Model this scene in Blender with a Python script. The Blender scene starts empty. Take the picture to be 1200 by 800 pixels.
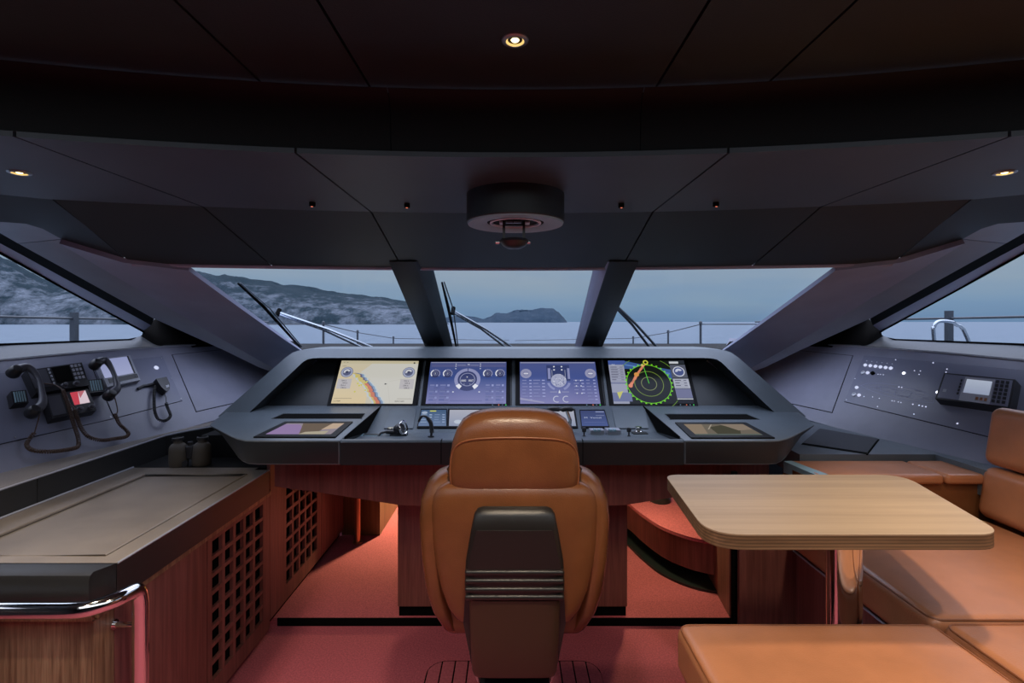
import bpy, bmesh, math, random
from mathutils import Vector, Matrix, noise
random.seed(7)
V = Vector
C = bpy.context.scene.collection
EYE = 1.6           # camera height above the cabin floor
F_PX = 600.0        # focal length in pixels of the 1200 px wide frame
HOR = 377.0         # row of the horizon

# ------------------------------------------------------------------ camera
cam_d = bpy.data.cameras.new('camera'); cam = bpy.data.objects.new('camera', cam_d); C.objects.link(cam)
cam.location = (0, 0, EYE); cam.rotation_euler = (math.pi/2, 0, 0)
cam_d.sensor_width = 36; cam_d.lens = 18.0; cam_d.shift_y = -(400-HOR)/1200.0
cam_d.clip_start = 0.05; cam_d.clip_end = 60000
bpy.context.scene.camera = cam

# ------------------------------------------------------------------ world: dusk sky
w = bpy.data.worlds.new('dusk'); bpy.context.scene.world = w; w.use_nodes = True
nt = w.node_tree; nt.nodes.clear()
def N(t, ty, **k):
    n = t.nodes.new(ty)
    for a, b in k.items(): setattr(n, a, b)
    return n
tc = N(nt, 'ShaderNodeTexCoord'); sx = N(nt, 'ShaderNodeSeparateXYZ'); nt.links.new(tc.outputs['Generated'], sx.inputs[0])
rmp = N(nt, 'ShaderNodeValToRGB'); nt.links.new(sx.outputs['Z'], rmp.inputs[0])
els = rmp.color_ramp.elements
els[0].position = 0.0; els[0].color = (0.165, 0.27, 0.42, 1)
els[1].position = 1.0; els[1].color = (3.0, 3.2, 4.0, 1)
e = els.new(0.035); e.color = (0.235, 0.345, 0.475, 1)
e = els.new(0.10); e.color = (0.325, 0.40, 0.485, 1)
e = els.new(0.25); e.color = (0.36, 0.41, 0.50, 1)
e = els.new(0.5); e.color = (1.5, 1.6, 2.0, 1)
nz = N(nt, 'ShaderNodeTexNoise'); nz.inputs['Scale'].default_value = 3.0; nz.inputs['Detail'].default_value = 4
mp = N(nt, 'ShaderNodeMapping'); mp.inputs['Scale'].default_value = (1, 1, 7)
nt.links.new(tc.outputs['Generated'], mp.inputs[0]); nt.links.new(mp.outputs[0], nz.inputs[0])
cr = N(nt, 'ShaderNodeValToRGB'); nt.links.new(nz.outputs[0], cr.inputs[0])
cr.color_ramp.elements[0].position = 0.35; cr.color_ramp.elements[0].color = (0.9, 0.94, 1.0, 1)
cr.color_ramp.elements[1].position = 0.7; cr.color_ramp.elements[1].color = (1.12, 1.04, 0.98, 1)
mx = N(nt, 'ShaderNodeMix', data_type='RGBA', blend_type='MULTIPLY'); mx.inputs[0].default_value = 1
nt.links.new(rmp.outputs[0], mx.inputs[6]); nt.links.new(cr.outputs[0], mx.inputs[7])
bg = N(nt, 'ShaderNodeBackground'); bg.inputs[1].default_value = 1.0
nt.links.new(mx.outputs[2], bg.inputs[0])
ow = N(nt, 'ShaderNodeOutputWorld'); nt.links.new(bg.outputs[0], ow.inputs[0])

vs = bpy.context.scene.view_settings
vs.view_transform = 'Standard'; vs.look = 'None'; vs.gamma = 1.0; vs.use_curve_mapping = False
vs.exposure = 0.0

# soft fill light added under the ceiling to brighten the cabin
def area(name, loc, rot, sx_, sy_, power, col):
    l = bpy.data.lights.new(name, 'AREA'); l.shape = 'RECTANGLE'; l.size = sx_; l.size_y = sy_
    l.energy = power; l.color = col
    o = bpy.data.objects.new(name, l); C.objects.link(o); o.location = loc; o.rotation_euler = rot
    return o
area('cabin_fill', (0, .10, 2.13), (0, 0, 0), 3.8, 1.0, 24, (.86, 0.93, 1.0))

# ------------------------------------------------------------------ pixel <-> world
def P(px, py, d): return V(((px-600)*d/F_PX, d, EYE-(py-HOR)*d/F_PX))
def PZ(px, py, z): return P(px, py, (EYE-z)*F_PX/(py-HOR))
def PX(px, py, x): return P(px, py, x*F_PX/(px-600))
class Plane:
    def __init__(s, a, b, c, toward=V((0, 0, EYE))):
        s.o = a; s.n = (b-a).cross(c-a).normalized()
        if s.n.dot(toward-a) < 0: s.n = -s.n
    def F(s, px, py, h=0.0):
        o = V((0, 0, EYE)); d = V(((px-600)/F_PX, 1, -(py-HOR)/F_PX))
        t = s.n.dot(s.o-o)/s.n.dot(d)
        return o+d*t+s.n*h
class Quad:
    """four corners (tl, tr, br, bl) and a normal: q(u, v, h)"""
    def __init__(s, tl, tr, br, bl, n=None):
        s.tl, s.tr, s.br, s.bl = tl, tr, br, bl
        s.n = n or (bl-tl).cross(tr-tl).normalized()
        s.w = ((tr-tl).length+(br-bl).length)/2; s.h = ((bl-tl).length+(br-tr).length)/2
    def __call__(s, u, v, h=0.0):
        return (s.tl*(1-u)+s.tr*u)*(1-v)+(s.bl*(1-u)+s.br*u)*v+s.n*h
def MX(v): return V((-v.x, v.y, v.z))

# ------------------------------------------------------------------ materials
def lin(c): return tuple(((x/255)/12.92 if x/255 <= .04045 else ((x/255+.055)/1.055)**2.4) for x in c)
def mat(name, col, rough=.5, metal=0, bump=0, bscale=200, var=0, vscale=8, stretch=None, spec=.5, coat=0, col2=None):
    m = bpy.data.materials.new(name); m.use_nodes = True; t = m.node_tree; b = t.nodes['Principled BSDF']
    b.inputs['Base Color'].default_value = (*col, 1); b.inputs['Roughness'].default_value = rough
    b.inputs['Metallic'].default_value = metal; b.inputs['Specular IOR Level'].default_value = spec
    b.inputs['Coat Weight'].default_value = coat; b.inputs['Coat Roughness'].default_value = .15
    co = N(t, 'ShaderNodeTexCoord'); ma = N(t, 'ShaderNodeMapping'); t.links.new(co.outputs['Object'], ma.inputs[0])
    if stretch: ma.inputs['Scale'].default_value = stretch
    if var or col2:
        n = N(t, 'ShaderNodeTexNoise'); n.inputs['Scale'].default_value = vscale; n.inputs['Detail'].default_value = 5
        t.links.new(ma.outputs[0], n.inputs[0])
        r = N(t, 'ShaderNodeValToRGB'); t.links.new(n.outputs[0], r.inputs[0])
        c2 = col2 or tuple(min(1, c*(1+var)) for c in col); c1 = col if col2 else tuple(c*(1-var) for c in col)
        r.color_ramp.elements[0].position = .35; r.color_ramp.elements[1].position = .68
        r.color_ramp.elements[0].color = (*c1, 1); r.color_ramp.elements[1].color = (*c2, 1)
        t.links.new(r.outputs[0], b.inputs['Base Color'])
    if bump:
        n = N(t, 'ShaderNodeTexNoise'); n.inputs['Scale'].default_value = bscale; n.inputs['Detail'].default_value = 3
        t.links.new(ma.outputs[0] if not stretch else co.outputs['Object'], n.inputs[0])
        bp = N(t, 'ShaderNodeBump'); bp.inputs['Strength'].default_value = bump; bp.inputs['Distance'].default_value = .002
        t.links.new(n.outputs[0], bp.inputs['Height']); t.links.new(bp.outputs[0], b.inputs['Normal'])
    return m
def emis(name, col, s):
    m = bpy.data.materials.new(name); m.use_nodes = True; t = m.node_tree; t.nodes.clear()
    e = N(t, 'ShaderNodeEmission'); e.inputs[0].default_value = (*col, 1); e.inputs[1].default_value = s
    o = N(t, 'ShaderNodeOutputMaterial'); t.links.new(e.outputs[0], o.inputs[0]); return m
M = {}
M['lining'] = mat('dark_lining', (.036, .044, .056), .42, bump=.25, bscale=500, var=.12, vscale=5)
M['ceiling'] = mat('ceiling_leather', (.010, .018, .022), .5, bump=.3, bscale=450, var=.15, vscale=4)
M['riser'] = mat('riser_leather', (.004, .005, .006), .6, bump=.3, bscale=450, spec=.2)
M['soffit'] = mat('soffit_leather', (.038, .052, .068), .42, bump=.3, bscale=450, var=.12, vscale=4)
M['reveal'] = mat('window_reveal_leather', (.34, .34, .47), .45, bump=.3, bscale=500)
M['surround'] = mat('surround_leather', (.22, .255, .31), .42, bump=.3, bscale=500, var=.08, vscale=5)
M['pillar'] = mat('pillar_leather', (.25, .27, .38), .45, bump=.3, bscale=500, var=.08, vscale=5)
M['black'] = mat('matt_black', (.008, .008, .009), .7, spec=.15)
M['joint'] = mat('joint_black', (.004, .004, .004), .9, spec=.04)
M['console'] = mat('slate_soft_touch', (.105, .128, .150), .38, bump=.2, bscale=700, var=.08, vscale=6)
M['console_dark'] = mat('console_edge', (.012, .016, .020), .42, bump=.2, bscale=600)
M['panel'] = mat('instrument_panel', (.20, .205, .27), .38, bump=.2, bscale=600, var=.07, vscale=6)
M['plate'] = mat('instrument_plate', (.16, .168, .235), .34, bump=.1, bscale=800)
M['worktop'] = mat('credenza_leather', (.21, .178, .15), .34, bump=.35, bscale=420, var=.15, vscale=5)
M['worktop_side'] = mat('credenza_edge', (.020, .020, .021), .4, bump=.2, bscale=500)
def wood(name, c1, c2, axis, scale, rough=.42):
    m = bpy.data.materials.new(name); m.use_nodes = True; t = m.node_tree; b = t.nodes['Principled BSDF']
    co = N(t, 'ShaderNodeTexCoord'); ma = N(t, 'ShaderNodeMapping'); t.links.new(co.outputs['Object'], ma.inputs[0])
    s = [scale]*3; s[axis] = scale*.04; ma.inputs['Scale'].default_value = s
    n = N(t, 'ShaderNodeTexNoise'); n.inputs['Scale'].default_value = 1; n.inputs['Detail'].default_value = 6; n.inputs['Roughness'].default_value = .65
    n.inputs['Distortion'].default_value = .3
    t.links.new(ma.outputs[0], n.inputs[0])
    r = N(t, 'ShaderNodeValToRGB'); t.links.new(n.outputs[0], r.inputs[0])
    r.color_ramp.elements[0].position = .36; r.color_ramp.elements[1].position = .64
    r.color_ramp.elements[0].color = (*c1, 1); r.color_ramp.elements[1].color = (*c2, 1)
    n2 = N(t, 'ShaderNodeTexNoise'); n2.inputs['Scale'].default_value = .12; n2.inputs['Detail'].default_value = 2; t.links.new(ma.outputs[0], n2.inputs[0])
    x = N(t, 'ShaderNodeMix', data_type='RGBA', blend_type='MULTIPLY'); x.inputs[0].default_value = .5
    r2 = N(t, 'ShaderNodeValToRGB'); t.links.new(n2.outputs[0], r2.inputs[0])
    r2.color_ramp.elements[0].position = .35; r2.color_ramp.elements[0].color = (.6, .55, .5, 1); r2.color_ramp.elements[1].position = .65; r2.color_ramp.elements[1].color = (1.2, 1.2, 1.2, 1)
    t.links.new(r.outputs[0], x.inputs[6]); t.links.new(r2.outputs[0], x.inputs[7]); t.links.new(x.outputs[2], b.inputs['Base Color'])
    bp = N(t, 'ShaderNodeBump'); bp.inputs['Strength'].default_value = .25; bp.inputs['Distance'].default_value = .001
    t.links.new(n.outputs[0], bp.inputs['Height']); t.links.new(bp.outputs[0], b.inputs['Normal'])
    b.inputs['Roughness'].default_value = rough
    return m
M['oak'] = wood('oak_end_panel', (.15, .085, .048), (.34, .22, .13), 2, 90)
M['redwood'] = wood('red_bounce_wood', (.15, .055, .048), (.26, .10, .085), 2, 60)  # brown wood with the carpet's red bounce light mixed into its colour
M['bounce_wood_h'] = wood('red_bounce_wood_apron', (.14, .042, .036), (.23, .075, .062), 2, 50)  # same wood, red carpet bounce put into the tone
M['footwood'] = wood('footwell_wood', (.13, .075, .03), (.22, .14, .06), 2, 50)
M['table'] = wood('table_oak', (.34, .245, .16), (.42, .305, .20), 0, 30, .45)
def table_edge():
    m = wood('table_edge_ply', (.15, .088, .046), (.27, .165, .09), 0, 40, .5); t = m.node_tree; b = t.nodes['Principled BSDF']
    co = N(t, 'ShaderNodeTexCoord'); sp = N(t, 'ShaderNodeSeparateXYZ'); t.links.new(co.outputs['Object'], sp.inputs[0])
    w_ = N(t, 'ShaderNodeMath', operation='MULTIPLY'); w_.inputs[1].default_value = 2*math.pi/.0085; t.links.new(sp.outputs['Z'], w_.inputs[0])
    s_ = N(t, 'ShaderNodeMath', operation='SINE'); t.links.new(w_.outputs[0], s_.inputs[0])
    r_ = N(t, 'ShaderNodeMapRange'); r_.inputs[1].default_value = -1; r_.inputs[2].default_value = 1; r_.inputs[3].default_value = .55; r_.inputs[4].default_value = 1.1
    t.links.new(s_.outputs[0], r_.inputs[0])
    src = b.inputs['Base Color'].links[0].from_socket
    x = N(t, 'ShaderNodeVectorMath', operation='SCALE'); t.links.new(src, x.inputs[0]); t.links.new(r_.outputs[0], x.inputs['Scale'])
    t.links.new(x.outputs[0], b.inputs['Base Color']); return m
M['table_edge'] = table_edge()
M['carpet'] = mat('red_carpet', (.56, .13, .172), .95, bump=1.0, bscale=420, var=.20, vscale=130, spec=.15)
M['carpet_mat'] = mat('red_slat', (.52, .125, .16), .7, bump=.5, bscale=400, var=.15, vscale=90, spec=.2)
M['leather'] = mat('tan_leather', (.18, .066, .024), .27, bump=.35, bscale=260, var=.10, vscale=9)
M['seat_leather'] = mat('tan_seat_leather', (.43, .175, .082), .32, bump=.3, bscale=260, var=.10, vscale=7)
M['leather_dark'] = mat('leather_piping', (.25, .085, .03), .45)
M['cover'] = mat('chair_back_cover', (.016, .014, .013), .34, bump=.2, bscale=600)
M['cover_brown'] = mat('chair_back_brown', (.045, .024, .013), .38, bump=.2, bscale=500)
M['chrome'] = mat('chrome', (.78, .77, .75), .09, 1)
M['steel'] = mat('brushed_steel', (.5, .5, .52), .32, 1)
M['silver'] = mat('silver_plastic', (.33, .34, .40), .4)
M['ltgrey'] = mat('light_grey', (.24, .37, .43), .5)
M['device'] = mat('device_black', (.016, .016, .020), .38)
M['bezel'] = mat('screen_bezel', (.005, .005, .006), .5, spec=.12)
M['handset'] = mat('handset_grey', (.075, .075, .095), .38)
M['cord'] = mat('brown_cord', (.070, .038, .026), .5)
M['bronze'] = mat('binocular_rubber', (.060, .048, .037), .6, bump=.5, bscale=500)
M['copper'] = mat('warm_pole', (.55, .27, .15), .3, .8)
M['white_btn'] = mat('white_button', (.7, .72, .78), .4)
M['led'] = emis('white_led', (.85, .88, 1), 3.0)
M['led_dim'] = emis('dim_led', (.7, .75, 1), .9)
M['led_red'] = emis('red_led', (1, .25, .15), .8)
M['led_green'] = emis('green_led', (.1, .9, .2), .9)
M['lamp'] = emis('halogen_lamp', (1, .72, .32), 6)
M['lampdim'] = emis('halogen_reflector', (1, .62, .2), 1.2)
M['outmetal'] = mat('stanchion_metal', (.05, .06, .075), .4)
M['outchrome'] = mat('wet_steel', (.45, .5, .56), .25, .9)
M['gelcoat'] = mat('deck_white', (.25, .27, .29), .5)
def attr_mat(name, s):
    m = bpy.data.materials.new(name); m.use_nodes = True; t = m.node_tree; t.nodes.clear()
    a = N(t, 'ShaderNodeAttribute'); a.attribute_name = 'Col'
    e = N(t, 'ShaderNodeEmission'); e.inputs[1].default_value = s; t.links.new(a.outputs['Color'], e.inputs[0])
    g = N(t, 'ShaderNodeBsdfGlossy'); g.inputs['Roughness'].default_value = .25; g.inputs[0].default_value = (.012, .012, .014, 1)
    ad = N(t, 'ShaderNodeAddShader'); t.links.new(e.outputs[0], ad.inputs[0]); t.links.new(g.outputs[0], ad.inputs[1])
    o = N(t, 'ShaderNodeOutputMaterial'); t.links.new(ad.outputs[0], o.inputs[0]); return m
M['screen'] = attr_mat('screen_picture', .85)
def print_mat():
    m = bpy.data.materials.new('printed_marks'); m.use_nodes = True; t = m.node_tree
    a = N(t, 'ShaderNodeAttribute'); a.attribute_name = 'Col'; t.links.new(a.outputs['Color'], t.nodes['Principled BSDF'].inputs['Base Color']); return m
M['print'] = print_mat()
def glass_mat():
    m = bpy.data.materials.new('window_glass'); m.use_nodes = True; t = m.node_tree; t.nodes.clear()
    tr = N(t, 'ShaderNodeBsdfTransparent'); tr.inputs[0].default_value = (.93, .96, .98, 1)
    g = N(t, 'ShaderNodeBsdfGlossy'); g.inputs['Roughness'].default_value = .02
    f = N(t, 'ShaderNodeLayerWeight'); f.inputs[0].default_value = .5
    pw = N(t, 'ShaderNodeMath', operation='POWER'); pw.inputs[1].default_value = 5; t.links.new(f.outputs['Facing'], pw.inputs[0])
    f = N(t, 'ShaderNodeMath', operation='MULTIPLY_ADD'); f.inputs[1].default_value = .12; f.inputs[2].default_value = .008; t.links.new(pw.outputs[0], f.inputs[0])
    x = N(t, 'ShaderNodeMixShader'); t.links.new(f.outputs[0], x.inputs[0]); t.links.new(tr.outputs[0], x.inputs[1]); t.links.new(g.outputs[0], x.inputs[2])
    o = N(t, 'ShaderNodeOutputMaterial'); t.links.new(x.outputs[0], o.inputs[0]); return m
M['glass'] = glass_mat()
def sea_mat():
    m = bpy.data.materials.new('sea_water'); m.use_nodes = True; t = m.node_tree; b = t.nodes['Principled BSDF']
    b.inputs['Base Color'].default_value = (.12, .18, .26, 1); b.inputs['Roughness'].default_value = .45; b.inputs['Specular IOR Level'].default_value = .22
    co = N(t, 'ShaderNodeTexCoord'); ma = N(t, 'ShaderNodeMapping'); ma.inputs['Scale'].default_value = (.05, .02, 1)
    t.links.new(co.outputs['Object'], ma.inputs[0])
    n = N(t, 'ShaderNodeTexNoise'); n.inputs['Scale'].default_value = 6; n.inputs['Detail'].default_value = 8; n.inputs['Roughness'].default_value = .7
    t.links.new(ma.outputs[0], n.inputs[0])
    r = N(t, 'ShaderNodeValToRGB'); t.links.new(n.outputs[0], r.inputs[0])
    r.color_ramp.elements[0].position = .3; r.color_ramp.elements[0].color = (.06, .095, .135, 1)
    r.color_ramp.elements[1].position = .7; r.color_ramp.elements[1].color = (.13, .17, .22, 1)
    t.links.new(r.outputs[0], b.inputs['Base Color'])
    bp = N(t, 'ShaderNodeBump'); bp.inputs['Strength'].default_value = .35; bp.inputs['Distance'].default_value = .6
    t.links.new(n.outputs[0], bp.inputs['Height']); t.links.new(bp.outputs[0], b.inputs['Normal']); return m
M['sea'] = sea_mat()
def hill_mat(name, green, rock, sc):
    m = bpy.data.materials.new(name); m.use_nodes = True; t = m.node_tree; b = t.nodes['Principled BSDF']
    b.inputs['Roughness'].default_value = .95; b.inputs['Specular IOR Level'].default_value = .1
    co = N(t, 'ShaderNodeTexCoord')
    n = N(t, 'ShaderNodeTexNoise'); n.inputs['Scale'].default_value = sc; n.inputs['Detail'].default_value = 9; n.inputs['Roughness'].default_value = .68
    t.links.new(co.outputs['Object'], n.inputs[0])
    at = N(t, 'ShaderNodeAttribute'); at.attribute_name = 'Rock'
    a = N(t, 'ShaderNodeMath', operation='ADD'); t.links.new(n.outputs[0], a.inputs[0]); t.links.new(at.outputs['Fac'], a.inputs[1])
    r = N(t, 'ShaderNodeValToRGB'); t.links.new(a.outputs[0], r.inputs[0])
    r.color_ramp.elements[0].position = .5; r.color_ramp.elements[0].color = (*green, 1)
    r.color_ramp.elements[1].position = .74; r.color_ramp.elements[1].color = (*rock, 1)
    n2 = N(t, 'ShaderNodeTexNoise'); n2.inputs['Scale'].default_value = sc*7; n2.inputs['Detail'].default_value = 5
    t.links.new(co.outputs['Object'], n2.inputs[0])
    r2 = N(t, 'ShaderNodeMapRange'); r2.inputs[3].default_value = .35; r2.inputs[4].default_value = 1.65; t.links.new(n2.outputs[0], r2.inputs[0])
    x = N(t, 'ShaderNodeVectorMath', operation='SCALE'); t.links.new(r.outputs[0], x.inputs[0]); t.links.new(r2.outputs[0], x.inputs['Scale'])
    t.links.new(x.outputs[0], b.inputs['Base Color']); return m
M['hill'] = hill_mat('scrub_and_cliff', (.013, .026, .035), (.12, .137, .165), .028)  # scrub and cliff colours shifted blue, dusk haze put into them
M['hill_far'] = hill_mat('far_scrub', (.020, .038, .060), (.048, .068, .095), .02)  # bluish dusk haze mixed into the far hill's colours too

# ------------------------------------------------------------------ object helpers
def wloc(o):
    v = V((0, 0, 0))
    while o: v = v+o.location; o = o.parent
    return v
def tag(o, label=None, cat=None, group=None, kind=None):
    if label: o['label'] = label
    if cat: o['category'] = cat
    if group: o['group'] = group
    if kind: o['kind'] = kind
    return o
def thing(name, loc, label, cat, group=None):
    o = bpy.data.objects.new(name, None); C.objects.link(o); o.location = loc; o.empty_display_size = .05
    return tag(o, label, cat, group)
def obj(name, bm, m, parent=None, smooth=40, origin=None, recalc=True, bevel=0, seg=2):
    """link a bmesh written in world coordinates as one mesh object"""
    if bevel:
        es = [e for e in bm.edges if len(e.link_faces) == 2 and e.calc_face_angle(0) > math.radians(35)]
        bmesh.ops.bevel(bm, geom=es, offset=bevel, segments=seg, profile=.5, affect='EDGES', clamp_overlap=True)
    if recalc: bmesh.ops.recalc_face_normals(bm, faces=bm.faces)
    off = wloc(parent) if parent else V((0, 0, 0))
    me = bpy.data.meshes.new(name); o = bpy.data.objects.new(name, me); C.objects.link(o)
    if parent: o.parent = parent
    elif origin is not None:
        if origin == 'auto':
            vv = [v.co for v in bm.verts]
            origin = V((sum(v.x for v in vv)/len(vv), sum(v.y for v in vv)/len(vv), min(v.z for v in vv)))
        o.location = origin; off = V(origin)
    bmesh.ops.translate(bm, verts=bm.verts, vec=-off)
    bm.to_mesh(me); bm.free()
    for mm in (m if isinstance(m, list) else [m]): me.materials.append(M[mm] if isinstance(mm, str) else mm)
    if smooth:
        for p in me.polygons: p.use_smooth = True
        me.set_sharp_from_angle(angle=math.radians(smooth))
    return o
def struct(name, bm, m, **k):
    o = obj(name, bm, m, **k)
    if o.parent is None: o['kind'] = 'structure'
    return o
def NB(): return bmesh.new()
def face(bm, pts, mi=0):
    f = bm.faces.new([bm.verts.new(p) for p in pts]); f.material_index = mi; return f
def hull(bm, top, bot):
    """closed solid between two outlines with the same number of points"""
    a = [bm.verts.new(p) for p in top]; b = [bm.verts.new(p) for p in bot]; n = len(a)
    bm.faces.new(a); bm.faces.new(b[::-1])
    for i in range(n): bm.faces.new((a[i], b[i], b[(i+1) % n], a[(i+1) % n]))
def prism(bm, pts, vec): hull(bm, pts, [V(p)+V(vec) for p in pts])
def box(bm, x0, x1, y0, y1, z0, z1):
    hull(bm, [(x0, y0, z1), (x1, y0, z1), (x1, y1, z1), (x0, y1, z1)], [(x0, y0, z0), (x1, y0, z0), (x1, y1, z0), (x0, y1, z0)])
def qbox(bm, q, u0, v0, u1, v1, h0, h1):
    hull(bm, [q(u0, v0, h1), q(u1, v0, h1), q(u1, v1, h1), q(u0, v1, h1)], [q(u0, v0, h0), q(u1, v0, h0), q(u1, v1, h0), q(u0, v1, h0)])
def ring_pts(c, a, b, r, n): return [c+a*(r*math.cos(2*math.pi*i/n))+b*(r*math.sin(2*math.pi*i/n)) for i in range(n)]
def frame_of(nrm):
    nrm = V(nrm).normalized(); t = V((0, 0, 1)) if abs(nrm.z) < .9 else V((0, 1, 0))
    a = nrm.cross(t).normalized(); return a, nrm.cross(a).normalized()
def cyl(bm, p0, p1, r0, r1=None, n=20):
    p0, p1 = V(p0), V(p1); r1 = r0 if r1 is None else r1; a, b = frame_of(p1-p0)
    hull(bm, ring_pts(p1, a, b, r1, n), ring_pts(p0, a, b, r0, n))
def lathe(bm, o, axis, prof, n=32):
    """prof: list of (radius, height along axis); closed ends when radius is 0"""
    o = V(o); axis = V(axis).normalized(); a, b = frame_of(axis); rows = []
    for r, h in prof:
        c = o+axis*h
        rows.append([bm.verts.new(c)] if r < 1e-6 else [bm.verts.new(p) for p in ring_pts(c, a, b, r, n)])
    for p, q in zip(rows, rows[1:]):
        for i in range(n):
            j = (i+1) % n
            if len(p) == 1 and len(q) == 1: continue
            if len(p) == 1: bm.faces.new((p[0], q[i], q[j]))
            elif len(q) == 1: bm.faces.new((p[i], q[0], p[j]))
            else: bm.faces.new((p[i], q[i], q[j], p[j]))
def catmull(pts, k=6, closed=False):
    pts = [V(p) for p in pts]; out = []; n = len(pts)
    for i in range(n if closed else n-1):
        if closed: p0, p1, p2, p3 = pts[i-1], pts[i], pts[(i+1) % n], pts[(i+2) % n]
        else: p0, p1, p2, p3 = pts[max(i-1, 0)], pts[i], pts[i+1], pts[min(i+2, n-1)]
        for j in range(k):
            t = j/k; out.append(.5*((2*p1)+(p2-p0)*t+(2*p0-5*p1+4*p2-p3)*t*t+(3*p1-p0-3*p2+p3)*t**3))
    if not closed: out.append(pts[-1])
    return out
def tube(bm, pts, r, n=10, closed=False, cap=True):
    pts = [V(p) for p in pts]; rr = r if isinstance(r, list) else [r]*len(pts); rows = []; prev = None; L = len(pts)
    for i, p in enumerate(pts):
        if closed: t = pts[(i+1) % L]-pts[i-1]
        else: t = pts[min(i+1, L-1)]-pts[max(i-1, 0)]
        t.normalize()
        if prev is None: a, _ = frame_of(t)
        else: a = prev-t*prev.dot(t); a = a.normalized() if a.length > 1e-6 else frame_of(t)[0]
        prev = a; rows.append([bm.verts.new(q) for q in ring_pts(p, a, t.cross(a), rr[i], n)])
    m = L if closed else L-1
    for k in range(m):
        p, q = rows[k], rows[(k+1) % L]
        for i in range(n): bm.faces.new((p[i], p[(i+1) % n], q[(i+1) % n], q[i]))
    if cap and not closed: bm.faces.new(rows[0][::-1]); bm.faces.new(rows[-1])
def coil(bm, path, R, r, pitch, n=5, steps=9):
    path = catmull(path, 10); cum = [0]
    for a, b in zip(path, path[1:]): cum.append(cum[-1]+(b-a).length)
    L = cum[-1]; turns = L/pitch; tot = int(turns*steps); out = []; k = 0; prev = None
    for i in range(tot+1):
        s = L*i/tot
        while k < len(cum)-2 and cum[k+1] < s: k += 1
        t = (s-cum[k])/max(1e-9, cum[k+1]-cum[k]); p = path[k].lerp(path[k+1], t)
        d = (path[min(k+2, len(path)-1)]-path[max(k-1, 0)]).normalized()
        if prev is None: a = frame_of(d)[0]
        else: a = (prev-d*prev.dot(d)).normalized()
        prev = a; th = 2*math.pi*i/steps
        out.append(p+a*(R*math.cos(th))+d.cross(a)*(R*math.sin(th)))
    tube(bm, out, r, n)
def rbox(bm, c, half, r, puff=0.0, m=6, k=4, rot=None, puffax=2, shape=None):
    """box with round edges; puff swells the side facing +puffax"""
    c = V(c)
    def samples(h):
        s = [h-r+r*math.tan(math.pi/4*i/k) for i in range(k+1)]
        flat = [-(h-r)+2*(h-r)*i/m for i in range(1, m)]
        return [-x for x in s[::-1]]+flat+s
    S = [samples(half[i]) for i in range(3)]; cache = {}
    def vert(p):
        key = tuple(round(x, 6) for x in p)
        if key in cache: return cache[key]
        inn = V([max(-(half[i]-r), min(half[i]-r, p[i])) for i in range(3)]); d = V(p)-inn
        q = inn+(d.normalized()*r if d.length > 1e-9 else d)
        if puff:
            f = 1.0
            for i in range(3):
                if i != puffax: f *= max(0, 1-(abs(q[i])/half[i])**3.0)
            if q[puffax] > 0: q[puffax] += puff*f
        if shape: q = shape(q)
        if rot: q = rot @ q
        cache[key] = bm.verts.new(c+q); return cache[key]
    for ax in range(3):
        A, B = S[(ax+1) % 3], S[(ax+2) % 3]
        for sg in (-1, 1):
            for i in range(len(A)-1):
                for j in range(len(B)-1):
                    pts = []
                    for (a, b) in ((A[i], B[j]), (A[i+1], B[j]), (A[i+1], B[j+1]), (A[i], B[j+1])):
                        p = [0, 0, 0]; p[ax] = sg*half[ax]; p[(ax+1) % 3] = a; p[(ax+2) % 3] = b; pts.append(vert(p))
                    if len(set(pts)) == 4: bm.faces.new(pts if sg > 0 else pts[::-1])
def strip(bm, A, B, thick=0.0, sub=1, away=V((0, 0, EYE))):
    """ruled surface between two rows of points, given thickness away from the viewer side"""
    if sub > 1: A = catmull(A, sub); B = catmull(B, sub)
    A = [V(a) for a in A]; B = [V(b) for b in B]
    if thick:
        nA = []
        for i in range(len(A)):
            t = A[min(i+1, len(A)-1)]-A[max(i-1, 0)]; n = t.cross(B[i]-A[i])
            n = n.normalized() if n.length > 1e-9 else V((0, 0, 1))
            if n.dot(away-A[i]) > 0: n = -n
            nA.append(n*thick)
        rows = [[bm.verts.new(a), bm.verts.new(b), bm.verts.new(b+n), bm.verts.new(a+n)] for a, b, n in zip(A, B, nA)]
        for p, q in zip(rows, rows[1:]):
            for i in range(4): bm.faces.new((p[i], p[(i+1) % 4], q[(i+1) % 4], q[i]))
        bm.faces.new(rows[0]); bm.faces.new(rows[-1][::-1])
    else:
        a = [bm.verts.new(p) for p in A]; b = [bm.verts.new(p) for p in B]
        for i in range(len(a)-1): bm.faces.new((a[i], b[i], b[i+1], a[i+1]))
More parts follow.
